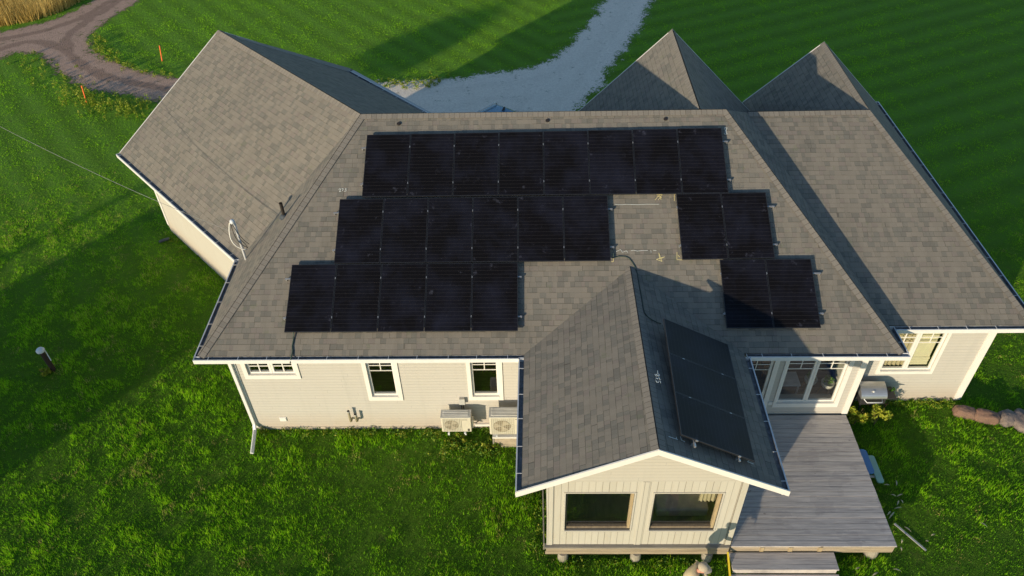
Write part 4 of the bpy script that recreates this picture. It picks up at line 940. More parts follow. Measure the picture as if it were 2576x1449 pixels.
def sheet(name, P, mat, z, g=.22):
    """loose stones: a fine grid that thins out into the grass at its margin (attribute 'margin' = metres inside the edge)"""
    xs = [p[0] for p in P]; ys = [p[1] for p in P]; X = np.arange(min(xs)-1, max(xs)+1, g); Y = np.arange(min(ys)-1, max(ys)+1, g)
    gx, gy = np.meshgrid(X, Y, indexing='ij'); fx, fy = gx.ravel(), gy.ravel(); D = np.full(len(fx), 1e9)
    for i in range(len(P)):
        ax, ay = P[i]; bx, by = P[(i+1) % len(P)]; dx, dy = bx-ax, by-ay; L2 = dx*dx+dy*dy+1e-9; t_ = np.clip(((fx-ax)*dx+(fy-ay)*dy)/L2, 0, 1)
        D = np.minimum(D, np.hypot(fx-ax-t_*dx, fy-ay-t_*dy))
    D = np.where(inpoly(fx, fy, P), D, -D); nx, ny = len(X), len(Y); keep = (D > -.7).reshape(nx, ny)
    c = keep[:-1, :-1] & keep[1:, :-1] & keep[1:, 1:] & keep[:-1, 1:]; I, J = np.nonzero(c); q = np.stack([I*ny+J, (I+1)*ny+J, (I+1)*ny+J+1, I*ny+J+1], 1)
    me = bpy.data.meshes.new(name); V = np.stack([fx, fy, np.full_like(fx, z)], 1)
    us, inv = np.unique(q.ravel(), return_inverse=True); V = V[us]; me.vertices.add(len(us)); me.vertices.foreach_set('co', V.astype(np.float32).ravel())
    me.loops.add(len(inv)); me.loops.foreach_set('vertex_index', inv.astype(np.int32).ravel()); me.polygons.add(len(q)); me.polygons.foreach_set('loop_start', np.arange(0, len(inv), 4, dtype=np.int32)); me.polygons.foreach_set('loop_total', np.full(len(q), 4, dtype=np.int32))
    at = me.attributes.new('margin', 'FLOAT', 'POINT'); at.data.foreach_set('value', D[us].astype(np.float32)); me.update(calc_edges=True); me.materials.append(mat)
    o = bpy.data.objects.new(name, me); COL.objects.link(o); return tag(o, kind='structure')
sheet('dirt_track', track, mat_gravel('brown_gravel', (.42, .275, .205), (.60, .41, .31), .58, .6), .008)
sheet('gravel_driveway', drive, mat_gravel('grey_gravel', (.80, .68, .57), (.92, .82, .70), .61, .08), .012)

# ================================================================ lawn
DECKP = [(12.3, -3.35), (15.95, -3.35), (15.95, .4), (12.3, .4)]; SUNP = [(8.1, -3.4), (12.4, -3.4), (12.4, .5), (8.1, .5)]
HOUSEP = [(.36, .37), (16.05, .37), (16.05, 1.26), (19.5, 1.26), (19.5, 11.6), (5.4, 10.9), (1.1, 15.2), (-5.0, 9.25), (.36, 3.9)]
STEPP = [(12.28, -4.35), (14.7, -4.35), (14.7, -3.3), (12.28, -3.3)]; BOXP = [(6.84, -.27), (7.75, -.27), (7.75, .4), (6.84, .4)]
def in_view(x, y, z, m=.10):
    P_ = np.stack([x-CX, y-CY, np.full_like(x, z-CZ)], 1); zc = P_@np.array(fw); u = (P_@np.array(rt2))/zc*FOC/2576; v = (P_@np.array(up2))/zc*FOC/2576
    return (zc > 0) & (np.abs(u) < .5+m) & (np.abs(v) < .28125+m)
def lawn(n_, xr, yr, seed, hmin, hmax, wd, name, label, far=False, ylim=None):
    rs = np.random.RandomState(seed); x = rs.uniform(xr[0], xr[1], n_); y = rs.uniform(yr[0], yr[1], n_)
    k = in_view(x, y, 0, .2)
    x, y = x[k], y[k]; bad = np.zeros(len(x), bool)
    for P_ in (DECKP, SUNP, HOUSEP, STEPP, BOXP): bad |= inpoly(x, y, P_)
    jx = x+rs.normal(0, .13, len(x)); jy = y+rs.normal(0, .13, len(x)); g_ = inpoly(jx, jy, track) | inpoly(jx, jy, drive)
    x, y = x[~bad & ~g_], y[~bad & ~g_]
    a_ = vnoise(x+.2*y, y, .40, 1); b_ = vnoise(x, y, .13, 2); c_ = vnoise(x, y, .95, 3); d_ = vnoise(x, y, 4.5, 4)
    e_ = vnoise(x, y, .06, 9); q = .30*a_+.22*b_+.20*c_+.10*d_+.18*e_; q = np.clip((q-.30)/.42, 0, 1)
    keep = rs.rand(len(x)) < (.40+.60*q); x, y, q, c_, a_ = x[keep], y[keep], q[keep], c_[keep], a_[keep]
    h = (hmin+(hmax-hmin)*q**1.5)*rs.uniform(.6, 1.15, len(x))
    tint = .22+.60*q+rs.normal(0, .15, len(x)); dry = (vnoise(x, y, .55, 21)*.6+vnoise(x, y, .15, 22)*.4 > .74) & (rs.rand(len(x)) < .5); tint = np.where(dry | (rs.rand(len(x)) < .02), 1.0, np.clip(tint, 0, .9))
    f = np.clip((y-3.0)/8.0, 0, 1); h = h*(1-.45*f) if hmax > .08 else h; tint = tint+.18*f if hmax > .08 else tint
    if hmax <= .08:
        k2 = rs.rand(len(x)) < np.clip((y-5.5)/5.0, 0, 1); x, y, h, tint = x[k2], y[k2], h[k2], tint[k2]
    else:
        k2 = rs.rand(len(x)) < np.clip((14.0-y)/5.5, 0, 1); x, y, h, tint = x[k2], y[k2], h[k2], tint[k2]
    return np.stack([x, y, np.zeros_like(x)], 1), h, tint, rs
def make_lawn():
    P1, h1_, t1_, r1 = lawn(1150000, (-17, 26), (-7, 14), 1, .03, .15, .017, '', '')
    # mown part right of the house is short
    P2, h2_, t2_, r2 = lawn(640000, (-27, 39), (5.5, 36), 2, .015, .05, .022, '', '')
    sh = (P1[:, 0] > 16.2) & (P1[:, 1] > 1.5); h1_ = np.where(sh, h1_*.5, h1_)
    wd = np.concatenate([np.full(len(P1), .013), np.full(len(P2), .026)])
    P_ = np.concatenate([P1, P2]); h_ = np.concatenate([h1_, h2_]); t_ = np.concatenate([t1_, t2_*.55+.36])
    o = blades(P_, h_, wd, t_, .6, 'blade', 'lawn_grass', r1); tag(o, 'uneven green lawn grass growing all round the house', 'grass', kind='stuff')
    print('lawn blades', len(P_))
make_lawn()
# tall ripe grass beyond the track
def field():
    rs = np.random.RandomState(5); FP = gpx([(0, 70), (80, 55), (150, 33), (222, -4)])+[(-16.5, 33.5), (-19, 40), (-34, 40), (-34, 25)]
    x = rs.uniform(-30, -14, 60000); y = rs.uniform(25, 40, 60000); k = inpoly(x, y, FP) & in_view(x, y, .5, .15); x, y = x[k], y[k]
    q = vnoise(x, y, .8, 8); P_ = np.stack([x, y, np.zeros_like(x)], 1)
    o = blades(P_, rs.uniform(.45, .95, len(x))*(.7+.5*q), np.full(len(x), .03), .2+.6*q+rs.normal(0, .15, len(x)), .35, 'golden', 'field_grass', rs)
    tag(o, 'tall golden ripe grass beyond the gravel track', 'field', kind='stuff')
field()
# rough weeds: along the track edges and along the foundation
def weeds():
    B_ = []
    def line(L, cnt, r_, hgt, n_):
        L = [Vector(p) for p in L]
        for k in range(cnt):
            t_ = rnd.random()*(len(L)-1); i = int(t_); p_ = L[i].lerp(L[i+1], t_-i); x = p_.x+rnd.gauss(0, r_); y = p_.y+rnd.gauss(0, r_); s_ = rnd.uniform(.6, 1.3)
            B_.append((x, y, hgt*s_*.5, .12*s_, .12*s_, hgt*s_*.55, n_))
    line(gpx([(240, 90), (250, 130), (283, 150), (325, 170), (367, 182), (455, 196)]), 60, .22, .22, 26)
    line(gpx([(60, 150), (130, 195), (190, 235)]), 40, .6, .20, 22)
    line(gpx([(185, 245), (240, 268), (300, 272), (360, 278)]), 110, .38, .42, 34)
    line(gpx([(950, 212), (1040, 215), (1110, 205)]), 60, .30, .18, 24)
    o = leaf_mesh('verge_weeds', B_, 'weed', .075, RS, tint=(.15, 1.0)); tag(o, 'yellow green weeds along the verges of the gravel track', 'weeds', kind='stuff')
    B_.clear()
    line([(.6, .28, 0), (3, .22, 0), (5.4, .22, 0), (7.2, .30, 0)], 90, .07, .14, 18)
    line([(5.3, -.25, 0), (6.9, -.3, 0)], 40, .16, .2, 26)
    line([(16.2, 1.1, 0), (19.3, 1.12, 0)], 70, .08, .16, 18)
    line([(8.0, -.6, 0), (8.0, -3.2, 0)], 40, .14, .20, 22); line([(8.3, -3.55, 0), (12.1, -3.6, 0)], 46, .10, .10, 16)
    line([(-.2, 4.2, 0), (-4.8, 8.8, 0)], 40, .12, .10, 16)
    o = leaf_mesh('wall_weeds', B_, 'leaf', .06, RS, tint=(.2, .85)); tag(o, 'low green weeds growing along the foot of the house walls', 'weeds', kind='stuff')
weeds()
def plant(name, x, y, h, r_, n_, label, cat, tint, mat='leaf', size=.09, stems=5):
    t = empty(name, (x, y, 0), label, cat)
    m = MB()
    for k in range(stems):
        a_ = rnd.uniform(0, 6.28); m.tube([(x, y, 0), (x+math.cos(a_)*r_*.4, y+math.sin(a_)*r_*.4, h*.5), (x+math.cos(a_)*r_*.7, y+math.sin(a_)*r_*.7, h*.85)], [.008, .006, .003], 5)
    m.build('stem', plain(name+'_stem', (.16, .10, .05), .8), t)
    B_ = [(rnd.gauss(0, r_*.4), rnd.gauss(0, r_*.4), h*rnd.uniform(.35, .8), r_*.5, r_*.5, h*.25, n_//6) for _ in range(6)]
    leaf_mesh('leaves', B_, mat, size, RS, parent=t, tint=tint)
plant('flowering_shrub', 16.36, .42, .72, .24, 520, 'yellow green leafy shrub in front of the barbecue beside the deck wall', 'shrub', (.6, 1.0))
plant('flowering_shrub', 16.93, .44, .66, .24, 420, 'rusty yellow shrub with bare stems right of the barbecue front', 'shrub', (.55, 1.0), 'weed')
plant('garden_plant', 17.36, .98, .85, .17, 380, 'upright dark green plant between the barbecue and the wall', 'plant', (.05, .4), size=.11)
q = onz(116, 938, .05); plant('garden_plant', q.x, q.y, .22, .16, 160, 'small bright green plant beside the white capped post', 'plant', (.6, .95))
for (u, v, lb) in ((1241, 1120, 'broad leaved weed in front of the plywood box'), (1150, 1105, 'leafy weed under the smaller heat pump')):
    q = onz(u, v, .08); plant('broadleaf_weed', q.x, q.y, .22, .22, 220, lb, 'weed', (.4, .9), size=.10)

# ================================================================ lawn things
def vheight(b_, t_):
    P_ = onz(*b_, 0); best = min(((onz(*t_, z)-P_).xy.length, z) for z in [i*.02 for i in range(5, 120)]); return P_, best[1]
for (bp, tp_, lb) in (((407.7, 153.5), (401.5, 116), 'orange marker stake on the far side of the track'), ((217.5, 257), (205.5, 217), 'leaning orange marker stake among the weeds before the track')):
    P_, hh = vheight(bp, tp_); T_ = onz(*tp_, hh); t = empty('marker_stake', P_, lb, 'stake', 'orange marker stakes by the track')
    MB().tube([P_-Vector((0, 0, .05)), T_], .027, 8).build('post', 'orange', t)
    MB().lathe(T_, [(.030, -.02), (.030, .02), (.018, .03)], 8).build('cap', 'orange', t)
b0 = onz(136, 931, 0); top = b0+Vector((-.02, -.03, .86))
t = empty('vent_post', b0, 'dark post with a tilted white cap standing in the shaded left lawn', 'post')
MB().tube([b0-Vector((0, 0, .1)), top], .07, 14).build('post', 'brownpost', t)
MB().lathe(top, [(.115, -.03), (.12, .02), (.08, .07), (.02, .09)], 12).build('cap', 'whiteplastic', t)
MB().tube([top+Vector((.10, .04, -.05)), top+Vector((.15, -.02, -.40))], .013, 6).build('strap', 'whiteplastic', t)
q = onz(412, 604, .08); tag(MB().tube([q+Vector((-.14, -.08, -.02)), q, q+Vector((.16, .10, -.01))], .05, 12).build('drain_pipe', 'slate'), 'dark drain pipe end lying in the grass at the garage corner', 'pipe')
q0 = onz(2250, 1317, .03); q1 = onz(2330, 1385, .03)
tag(MB().bar(q0, q1, .045, .02).build('metal_strip', 'steel'), 'long straight grey metal strip lying on the lawn right of the deck', 'strip')
def blob(name, c_, r_, mat, label, cat, seed, rot=0, group=None):
    import bmesh
    bm = bmesh.new(); bmesh.ops.create_icosphere(bm, subdivisions=4, radius=1)
    from mathutils import noise
    for v in bm.verts:
        d = noise.noise(v.co*1.3+Vector((seed, 0, 0)))*.22+noise.noise(v.co*3.5+Vector((0, seed, 0)))*.10+noise.noise(v.co*9)*.03
        k = 1/max(abs(v.co.x), abs(v.co.y), abs(v.co.z))**.45
        v.co = v.co*(k*.93+d); v.co = Vector((v.co.x*r_[0], v.co.y*r_[1], v.co.z*r_[2]))
    me = bpy.data.meshes.new(name); bm.to_mesh(me); bm.free(); me.materials.append(MT[mat]); o = bpy.data.objects.new(name, me); COL.objects.link(o); o.location = c_; o.rotation_euler = (0, 0, rot)
    me.polygons.foreach_set('use_smooth', [True]*len(me.polygons)); tag(o, label, cat, group); return o
GRK = 'stones edging the lawn by the right wing corner'
c_ = onz(2426, 1036, .12); blob('boulder', (c_.x, c_.y, .08), (.29, .17, .20), 'rockred', 'smaller red boulder nearest the right wing corner', 'boulder', 1.3, -.35, GRK)
c_ = onz(2481, 1048, .12); blob('boulder', (c_.x, c_.y, .08), (.34, .18, .22), 'rockred', 'larger red brown boulder between the small one and the flat grey stones', 'boulder', 4.1, -.3, GRK)
c_ = onz(2533, 1050, .1); blob('boulder', (c_.x, c_.y, .03), (.27, .26, .20), 'rockgrey', 'flat grey stone beside the larger red boulder', 'boulder', 7.7, .3, GRK)
c_ = onz(2574, 1056, .1); blob('boulder', (c_.x, c_.y, .03), (.34, .36, .21), 'rockgrey', 'biggest grey purple stone cut by the right picture edge', 'boulder', 9.9, .5, GRK)
# dry corn leaves on the lawn
k4 = .3175
hus = [(3180+x*k4, 1640+y*k4, 3180+x2*k4, 1640+y2*k4) for x, y, x2, y2 in ((420, 562, 495, 567), (568, 505, 574, 580), (500, 675, 570, 700), (575, 700, 650, 670), (600, 745, 578, 805), (620, 735, 652, 785), (545, 845, 638, 828), (548, 880, 480, 965), (505, 875, 460, 925), (665, 1055, 745, 1115), (640, 1200, 630, 1255), (915, 1225, 955, 1232), (620, 1290, 632, 1345), (980, 1160, 1030, 1145))]
hus += [(3840*0+2560+x/2.0125, 1440+y/2.0125, 2560+x2/2.0125, 1440+y2/2.0125) for x, y, x2, y2 in ((2245, 1045, 2300, 1080), (1590, 1395, 1650, 1415), (1430, 1448, 1478, 1420), (1300, 1400, 1340, 1385))]
where = ['pale dry corn leaf in the shade below the blue table', 'thin upright dry leaf in the shade below the blue table', 'left arm of the star of dry corn leaves', 'right arm of the star of dry corn leaves', 'lower left leg of the star of dry corn leaves', 'lower right leg of the star of dry corn leaves', 'dry leaf just below the star of corn leaves', 'long dry leaf pointing at the deck edge', 'short dry leaf touching the deck edge shadow', 'golden dry leaf right of the metal strip top', 'curled dry leaf by the front corner of the deck', 'small pale leaf right of the metal strip middle', 'dark dry leaf below the deck corner', 'dry leaf far right of the metal strip', 'lone pale leaf out on the right lawn', 'dry leaf on the lawn below the deck corner pier', 'pale husk at the bottom edge of the lawn', 'short husk left of the bottom edge one']
for (u0, v0, u1, v1), lb in zip(hus, where):
    a_ = onz(u0/1.4907, v0/1.4907, .07); b_ = onz(u1/1.4907, v1/1.4907, .06); d = (b_-a_); s_ = d.cross(Vector((0, 0, 1))).normalized()*.018; m = MB(); n_ = 5
    for i in range(n_):
        f0, f1 = i/n_, (i+1)/n_; w0, w1 = math.sin(math.pi*min(.98, f0+.05)), math.sin(math.pi*min(.98, f1+.02)); z0, z1 = .03*math.sin(f0*3.1), .03*math.sin(f1*3.1)
        m.poly([a_+d*f0-s_*w0+Vector((0, 0, z0)), a_+d*f0+s_*w0+Vector((0, 0, z0+.006)), a_+d*f1+s_*w1+Vector((0, 0, z1+.006)), a_+d*f1-s_*w1+Vector((0, 0, z1))])
    o = m.build('corn_leaf', 'husk'); o.modifiers.new('t', 'SOLIDIFY').thickness = .003; tag(o, lb, 'dry leaf', 'dry corn leaves on the right lawn')

# ================================================================ furniture seen through the wide window
t = empty('side_table', (14.6, 1.25, .5), 'small white table behind the left pane of the deck window', 'table')
MB().box(14.25, 14.95, 1.0, 1.5, .92, .95).build('table_top', 'whiteplastic', t, bevel=.005)
for x in (14.28, 14.89):
    for y in (1.03, 1.44): MB().box(x, x+.035, y, y+.035, .5, .92).build('leg', 'whiteplastic', t)
t = empty('dining_chair', (14.35, 1.9, .5), 'pale chair pulled up behind the small white table', 'chair')
MB().box(14.15, 14.55, 1.7, 2.1, .93, .96).build('seat', 'legwood', t); MB().box(14.15, 14.55, 2.08, 2.11, .99, 1.4).build('backrest', 'whiteplastic', t)
for x in (14.16, 14.51):
    for y in (1.72, 2.06): MB().box(x, x+.03, y, y+.03, .5, .93).build('leg', 'legwood', t)
for i, (x, y, z, lb) in enumerate(((15.28, 1.25, .82, 'round white pot on wooden legs behind the right window pane'), (15.62, 1.0, .95, 'white planter with a leafy plant at the right edge of the deck window'))):
    t = empty('plant_pot', (x, y, .5), lb, 'plant pot')
    MB().lathe((x, y, z), [(.10, 0), (.15, .02), (.17, .14), (.165, .15), (.15, .14)], 18).build('pot', 'terracotta', t, smooth=True)
    for k in range(3):
        a_ = k*2.1+.5; MB().bar((x+math.cos(a_)*.17, y+math.sin(a_)*.17, .5), (x+math.cos(a_)*.11, y+math.sin(a_)*.11, z+.03), .03, .03).build('leg', 'legwood', t)
    leaf_mesh('leaves', [(0, 0, z-.5+.22, .13, .13, .12, 120)], 'leaf', .10, RS, parent=t, tint=(.1, .6))
t = empty('hanging_plant', (15.2, 1.2, 2.1), 'trailing green plant hanging behind the right window pane', 'plant')
MB().lathe((15.2, 1.2, 2.15), [(.06, 0), (.10, .02), (.12, .12)], 14).build('pot', 'terracotta', t, smooth=True)
MB().tube([(15.2, 1.2, 2.27), (15.2, 1.2, 3.1)], .004, 4).build('cord', 'whitecable', t)
leaf_mesh('leaves', [(0, 0, .10, .20, .18, .16, 260), (0, 0, -.15, .16, .14, .22, 160)], 'leaf', .13, RS, parent=t, tint=(.4, 1.0))
t = empty('floor_lamp', (15.5, 1.7, .5), 'cream floor lamp standing deep in the window corner', 'lamp')
MB().tube([(15.5, 1.7, .5), (15.5, 1.7, 1.9)], .012, 8).build('pole', 'steel', t); MB().lathe((15.5, 1.7, 1.85), [(.17, 0), (.12, .28)], 18).build('lamp_shade', 'blind', t, smooth=True); MB().lathe((15.5, 1.7, .5), [(.13, 0), (.13, .025)], 18).build('base', 'steel', t)
t = empty('sofa', (11.3, -2.2, .6), 'grey sofa dimly seen through the right sunroom window', 'sofa')
MB().box(10.7, 11.9, -2.7, -2.0, .65, .95).build('seat', 'room', t, bevel=.05); MB().box(10.7, 11.9, -2.0, -1.8, .65, 1.35).build('backrest', 'room', t, bevel=.05)
t = empty('curtain_panel', (11.7, -3.1, 2.6), 'pale gathered curtain behind the right sunroom window', 'curtain')
m = MB()
for j in range(16):
    f = lambda i: (11.45+.36*i/16, -3.12+.02*math.sin(i*1.7))
    (xa, ya), (xb, yb) = f(j), f(j+1); m.poly([(xa, ya, 1.95), (xb, yb, 1.95), (xb, yb, 2.65), (xa, ya, 2.65)])
m.build('cloth', 'curtain', t).modifiers.new('t', 'SOLIDIFY').thickness = .004

# ================================================================ person at the bottom edge
HC = onz(1768, 1430, 1.56)
pr = empty('person', (HC.x-.185, HC.y+.10, 0), 'person in a beige hoodie and khaki cap bending over beside the steps', 'person')
def skin(name, verts, edges, rad, mat, parent, sub=2, root=0):
    me = bpy.data.meshes.new(name); me.from_pydata(verts, edges, []); o = bpy.data.objects.new(name, me); COL.objects.link(o); o.parent = parent
    m = o.modifiers.new('skin', 'SKIN'); m.use_smooth_shade = True
    for i, sv_ in enumerate(me.skin_vertices[0].data): sv_.radius = rad[i] if isinstance(rad[i], tuple) else (rad[i], rad[i]); sv_.use_root = (i == root)
    s_ = o.modifiers.new('sub', 'SUBSURF'); s_.levels = sub; s_.render_levels = sub; me.materials.append(MT[mat]); return o
# local frame: faces +x, left is +y; slightly stooped
J = dict(pel=(-.02, 0, .92), sp=(.0, 0, 1.08), ch=(.06, 0, 1.28), nk=(.15, 0, 1.43), hd=(.20, 0, 1.50), hd2=(.22, 0, 1.60), cr=(.215, 0, 1.67), no=(.315, 0, 1.555), ch2=(.27, 0, 1.50))
def limb(side):
    s_ = side
    return [(.08, .13*s_, 1.32), (.13, .22*s_, 1.10), (.33, .17*s_, 1.02), (.38, .15*s_, 1.00)]
def leg(side): return [(-.02, .09*side, .88), (.03, .10*side, .48), (-.03, .10*side, .08), (.12, .11*side, .03)]
V_ = [J[k] for k in ('pel', 'sp', 'ch', 'nk', 'hd', 'hd2', 'cr', 'no', 'ch2')]; E_ = [(0, 1), (1, 2), (2, 3), (3, 4), (4, 5), (5, 6), (5, 7), (4, 8)]; Rd = [(.11, .09), (.10, .08), (.105, .08), .045, .072, (.082, .098), (.065, .08), .014, .028]
for s_ in (-1, 1):
    b_ = len(V_); V_ += limb(s_); E_ += [(2, b_), (b_, b_+1), (b_+1, b_+2), (b_+2, b_+3)]; Rd += [.042, .038, .029, (.030, .016)]
    w_ = b_+3
    for f_, (dx_, dy_, L_) in enumerate(((.05, .032, .85), (.06, .012, 1.0), (.06, -.010, .95), (.05, -.030, .8))):
        k0 = len(V_); px_, py_, pz_ = V_[w_]; V_ += [(px_+.035, py_+dy_*.8, pz_), (px_+.035+.035*L_, py_+dy_, pz_-.008), (px_+.04+.05*L_, py_+dy_, pz_-.034)]; E_ += [(w_, k0), (k0, k0+1), (k0+1, k0+2)]; Rd += [.0095, .0085, .007]
    k0 = len(V_); px_, py_, pz_ = V_[w_]; V_ += [(px_+.005, py_-.035*s_, pz_+.008), (px_+.035, py_-.052*s_, pz_)]; E_ += [(w_, k0), (k0, k0+1)]; Rd += [.011, .009]
    b_ = len(V_); V_ += leg(s_); E_ += [(0, b_), (b_, b_+1), (b_+1, b_+2), (b_+2, b_+3)]; Rd += [.085, .058, .042, .035]
skin('body', V_, E_, Rd, 'skin', pr)
V_ = [(-.03, 0, .84), J['sp'], (.05, 0, 1.24), (.085, 0, 1.35), (.13, 0, 1.42)]; E_ = [(0, 1), (1, 2), (2, 3), (3, 4)]; Rd = [(.165, .145), (.16, .145), (.165, .14), (.12, .105), (.085, .08)]
for s_ in (-1, 1):
    b_ = len(V_); V_ += [(.075, .15*s_, 1.35), (.13, .23*s_, 1.10), (.33, .17*s_, 1.02)]; E_ += [(3, b_), (b_, b_+1), (b_+1, b_+2)]; Rd += [.082, .066, .048]
skin('hoodie', V_, E_, Rd, 'hoodie', pr)
V_ = [(-.02, 0, .90)]; E_ = []; Rd = [(.12, .11)]
for s_ in (-1, 1):
    b_ = len(V_); V_ += [(-.02, .08*s_, .74)]+leg(s_)[1:3]; E_ += [(0, b_), (b_, b_+1), (b_+1, b_+2)]; Rd += [.092, .075, .062]
skin('trousers', V_, E_, Rd, 'jeans', pr)
for s_ in (-1, 1): skin('shoe', [(-.06, .10*s_, .05), (.05, .105*s_, .05), (.17, .11*s_, .045)], [(0, 1), (1, 2)], [.05, .052, .045], 'shoe', pr)
cp = MB().lathe((.212, 0, 1.60), [(.108, 0), (.110, .03), (.095, .08), (.055, .11), (.012, .118)], 20).build('cap', 'capf', pr, world=False, smooth=True)
bm_ = MB(); n_ = 8
for i in range(n_):
    a0, a1 = R(-62+124*i/n_), R(-62+124*(i+1)/n_)
    bm_.poly([(.212+.105*math.cos(a0), .105*math.sin(a0), 1.605), (.212+(.115+.07*math.cos(a0))*math.cos(a0)*1.0, .13*math.sin(a0), 1.588), (.212+(.115+.07*math.cos(a1))*math.cos(a1), .13*math.sin(a1), 1.588), (.212+.105*math.cos(a1), .105*math.sin(a1), 1.605)])
bo = bm_.build('cap_brim', 'capf', cp, world=False); bo.modifiers.new('t', 'SOLIDIFY').thickness = .004
skin('hair', [(.15, 0, 1.60), (.13, 0, 1.53), (.15, .05, 1.55), (.15, -.05, 1.55)], [(0, 1), (0, 2), (0, 3)], [.06, .045, .04, .04], 'hair', pr, 2)
for s_ in (-1, 1): skin('ear', [(.20, .094*s_, 1.555), (.195, .100*s_, 1.585)], [(0, 1)], [(.006, .016), (.006, .014)], 'skin', pr, 1)
for s_ in (-1, 1): MB().lathe((.292, .033*s_, 1.578), [(.004, -.010), (.011, -.004), (.011, .004), (.004, .010)], 8).build('eye', 'ink', pr, world=False)
pr.rotation_euler = (0, 0, R(-28))

# ================================================================ car behind the ridge
def car():
    a_ = onz(1204.4, 284, 1.66); b_ = onz(1248.2, 258.4, 1.66); d = (b_-a_); d.z = 0; ang = math.atan2(d.y, d.x)
    # local: +x rear of the car (away from the house), y to its right-hand side seen from there
    o = empty('parked_car', (b_.x, b_.y, 0), 'blue estate car with roof rails parked on the gravel behind the ridge', 'car')
    o.rotation_euler = (0, 0, ang)
    yo = -.62
    m = MB(); secs = [(.50, .42, .78, .70), (.46, .30, .92, .86), (.10, .28, 1.0, .89), (-1.2, .28, .98, .90), (-2.6, .28, .98, .90), (-3.6, .30, .86, .88), (-3.98, .40, .70, .74)]
    def ring(x, z0, z1, hw): return [(x, yo-hw, z0+.1), (x, yo-hw*.9, z0), (x, yo+hw*.9, z0), (x, yo+hw, z0+.1), (x, yo+hw, z1-.12), (x, yo+hw*.9, z1), (x, yo-hw*.9, z1), (x, yo-hw, z1-.12)]
    rg = [ring(*s_) for s_ in secs]
    for r0, r1 in zip(rg, rg[1:]):
        for k in range(8): m.poly([r0[k], r0[(k+1) % 8], r1[(k+1) % 8], r1[k]])
    m.poly(rg[0][::-1]); m.poly(rg[-1]); bd = m.build('body', 'carblue', o, world=False); bd.modifiers.new('b', 'BEVEL').width = .04
    m = MB(); cs = [(.34, 1.0, .80), (.10, 1.52, .66), (-.10, 1.62, .64), (-1.0, 1.67, .64), (-1.9, 1.61, .64), (-2.75, 1.0, .80)]
    rr = [[(x, yo-h, z), (x, yo-h*.55, z+(.03 if z > 1.4 else 0)), (x, yo, z+(.045 if z > 1.4 else 0)), (x, yo+h*.55, z+(.03 if z > 1.4 else 0)), (x, yo+h, z)] for x, z, h in cs]
    for i, (r0, r1) in enumerate(zip(rr, rr[1:])):
        if 1 <= i <= 3:
            for k in range(4): m.poly([r0[k], r0[k+1], r1[k+1], r1[k]])
    rf = m.build('roof', 'carblue', o, world=False); rf.modifiers.new('t', 'SOLIDIFY').thickness = .03
    for i, nm in ((0, 'rear_window'), (4, 'windscreen')):
        m = MB(); r0, r1 = rr[i], rr[i+1]
        for k in range(4): m.poly([r0[k], r0[k+1], r1[k+1], r1[k]])
        m.build(nm, 'carglass', o, world=False)
    for s_ in (-1, 1):
        m = MB(); pts = [(x, yo+s_*h*.995, z) for x, z, h in cs]; m.poly(pts+[( -2.5, yo+s_*.86, .94), (.3, yo+s_*.86, .94)][::1]); m.build('side_window', 'carglass', o, world=False)
        rl = MB(); rl.tube([(.02, yo+s_*.60, 1.60), (-.06, yo+s_*.60, 1.70), (-1.0, yo+s_*.60, 1.745), (-1.85, yo+s_*.60, 1.68), (-1.95, yo+s_*.60, 1.62)], .026, 6).build('roof_rail', 'alu', o, world=False)
        for x in (-.45, -3.15):
            wl = MB().lathe((x, yo+s_*.80, .33), [(.33, -.11), (.33, .11)], 22, 'y').build('wheel', 'rubber', o, world=False); MB().lathe((x, yo+s_*.80, .33), [(.21, -.115), (.21, .115)], 16, 'y').build('rim', 'rim_m', wl, world=False)
        MB().box(.47, .52, yo+s_*.62-.14, yo+s_*.62+.14, .70, .86).build('tail_light', 'red', o, world=False); MB().box(-3.98, -3.90, yo+s_*.58-.15, yo+s_*.58+.15, .60, .72).build('headlight', 'lens', o, world=False)
        MB().box(-2.25, -2.12, yo+s_*.92-.08, yo+s_*.92+.08, .96, 1.10).build('wing_mirror', 'carblue', o, world=False, bevel=.02)
    m = MB(); m.hexa([(-.20, yo-.03, 1.66), (-.38, yo-.02, 1.66), (-.38, yo+.02, 1.66), (-.20, yo+.03, 1.66), (-.20, yo-.01, 1.79), (-.26, yo-.008, 1.79), (-.26, yo+.008, 1.79), (-.20, yo+.01, 1.79)]); m.build('antenna', 'ink', o, world=False)
car()

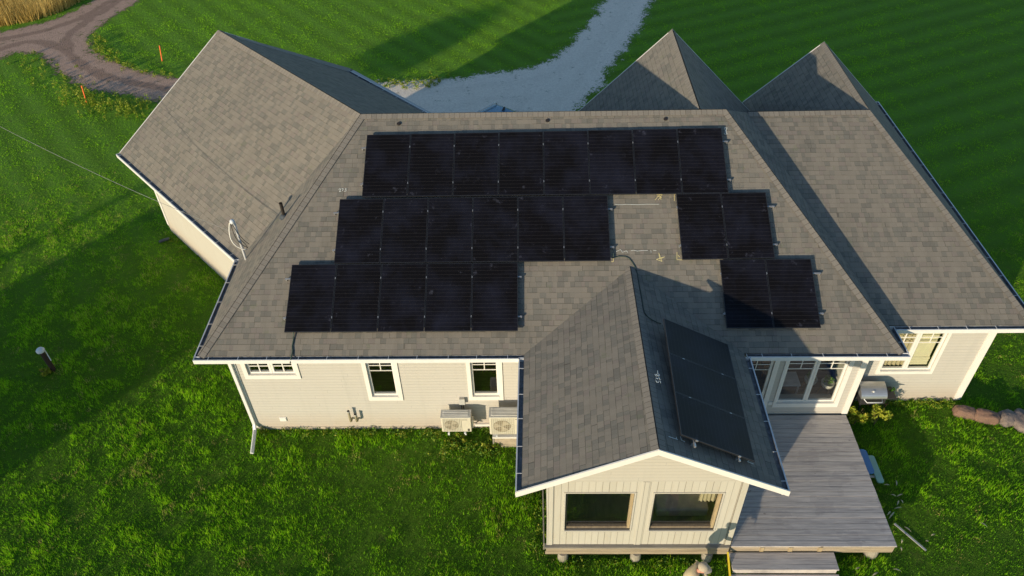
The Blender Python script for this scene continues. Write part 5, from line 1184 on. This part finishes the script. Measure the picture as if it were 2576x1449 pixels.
# ================================================================ unseen shed, silo and tree added to cast the long shadows on the lawn
dirv = Vector((math.cos(SUN_AZ), math.sin(SUN_AZ), 0)); prp = Vector((-dirv.y, dirv.x, 0)); TE = math.tan(SUN_EL)
def shed():
    c_ = Vector((-3.55, 7.85, 0))-dirv*30; t = empty('shadow_shed', c_, 'unseen grey boarded shed added to cast the left lawn shadow', 'shed')
    H_ = .22+30*TE; hw = 3.7; dp = 5.0
    P_ = [c_+prp*hw, c_-prp*hw, c_-prp*hw-dirv*dp, c_+prp*hw-dirv*dp]
    MB().hexa([(p.x, p.y, -.1) for p in P_]+[(p.x, p.y, H_-.7) for p in P_]).build('wall', 'barn', t)
    m = MB(); rd = [c_+prp*(hw+.0), c_-prp*(hw+.0)]
    a0, b0, a1, b1 = c_+prp*(hw+.02)+dirv*.3, c_-prp*(hw+.02)+dirv*.3, c_+prp*(hw+.02)-dirv*(dp+.3), c_-prp*(hw+.02)-dirv*(dp+.3); r0, r1 = c_+prp*(hw-.0)-dirv*dp/2, c_-prp*(hw-.0)-dirv*dp/2
    zz = lambda v, z: (v.x, v.y, z)
    HR = .22+(30+dp/2)*TE
    m.poly([zz(b0, H_-.75), zz(a0, H_-.75), zz(r0, HR), zz(r1, HR)]); m.poly([zz(a1, H_-.75), zz(b1, H_-.75), zz(r1, HR), zz(r0, HR)]); m.poly([zz(P_[0], H_-.75), zz(P_[3], H_-.75), zz(r0, HR-.02)]); m.poly([zz(P_[2], H_-.75), zz(P_[1], H_-.75), zz(r1, HR-.02)])
    m.build('roof', 'tin', t)
    m = MB(); q = c_+dirv*.02; m.hexa([zz(q-prp*.5+dirv*e, z) for z in (0, 2.0) for e in (0,)]*1+[zz(q+prp*.5, z) for z in (0, 2.0)]+[zz(q-prp*.5+dirv*.04, z) for z in (0, 2.0)]+[zz(q+prp*.5+dirv*.04, z) for z in (0, 2.0)]); m.build('door', 'greywood', t)
    c2 = Vector((-1.75, 5.3, 0))-prp*.0-dirv*27.0; c2 = c2-prp*.15; t = empty('shadow_silo', c2, 'unseen slim metal silo added to cast a narrow lawn shadow', 'silo'); h_ = 27*TE-.25  # silo added only for its narrow strip of shadow
    MB().lathe(c2, [(.62, 0), (.62, h_-.3), (.15, h_)], 20).build('shadow_silo_body', 'tin', t, smooth=False); MB().lathe(c2, [(.15, h_), (.15, h_+.1)], 10).build('hatch', 'steel', t)
shed()
def tree(x, y, z0, z1, r_, label, seed):
    t = empty('shadow_tree', (x, y, 0), label, 'tree', 'unseen trees added for their shadow'); rs = np.random.RandomState(seed)
    MB().tube([(x, y, -.2), (x+.1, y, z0*.6), (x, y+.1, z0+(z1-z0)*.5)], [.28, .20, .10], 10).build('trunk', 'bark', t)
    B_ = []
    for k in range(34):
        d = rs.normal(size=3); d /= np.linalg.norm(d); d *= rs.rand()**.4; B_.append((d[0]*r_*.75, d[1]*r_*.75, (z0+z1)/2+d[2]*(z1-z0)*.42, r_*.33, r_*.33, (z1-z0)*.14, 330))
    leaf_mesh('crown', B_, 'treeleaf', .32, rs, parent=t, tint=(0, 1))
for i, (bx, by, D_, r_, z0, z1) in enumerate(((2.6, 24.6, 62, 1.8, 56*TE, 68*TE),)):  # added tree, crown placed to shade a band of the back lawn
    p_ = Vector((bx, by, 0))-dirv*D_; tree(p_.x, p_.y, z0, z1, r_, 'unseen tall leafy tree added to cast the back lawn shadow', 20+i)
print('objects', len(bpy.data.objects))
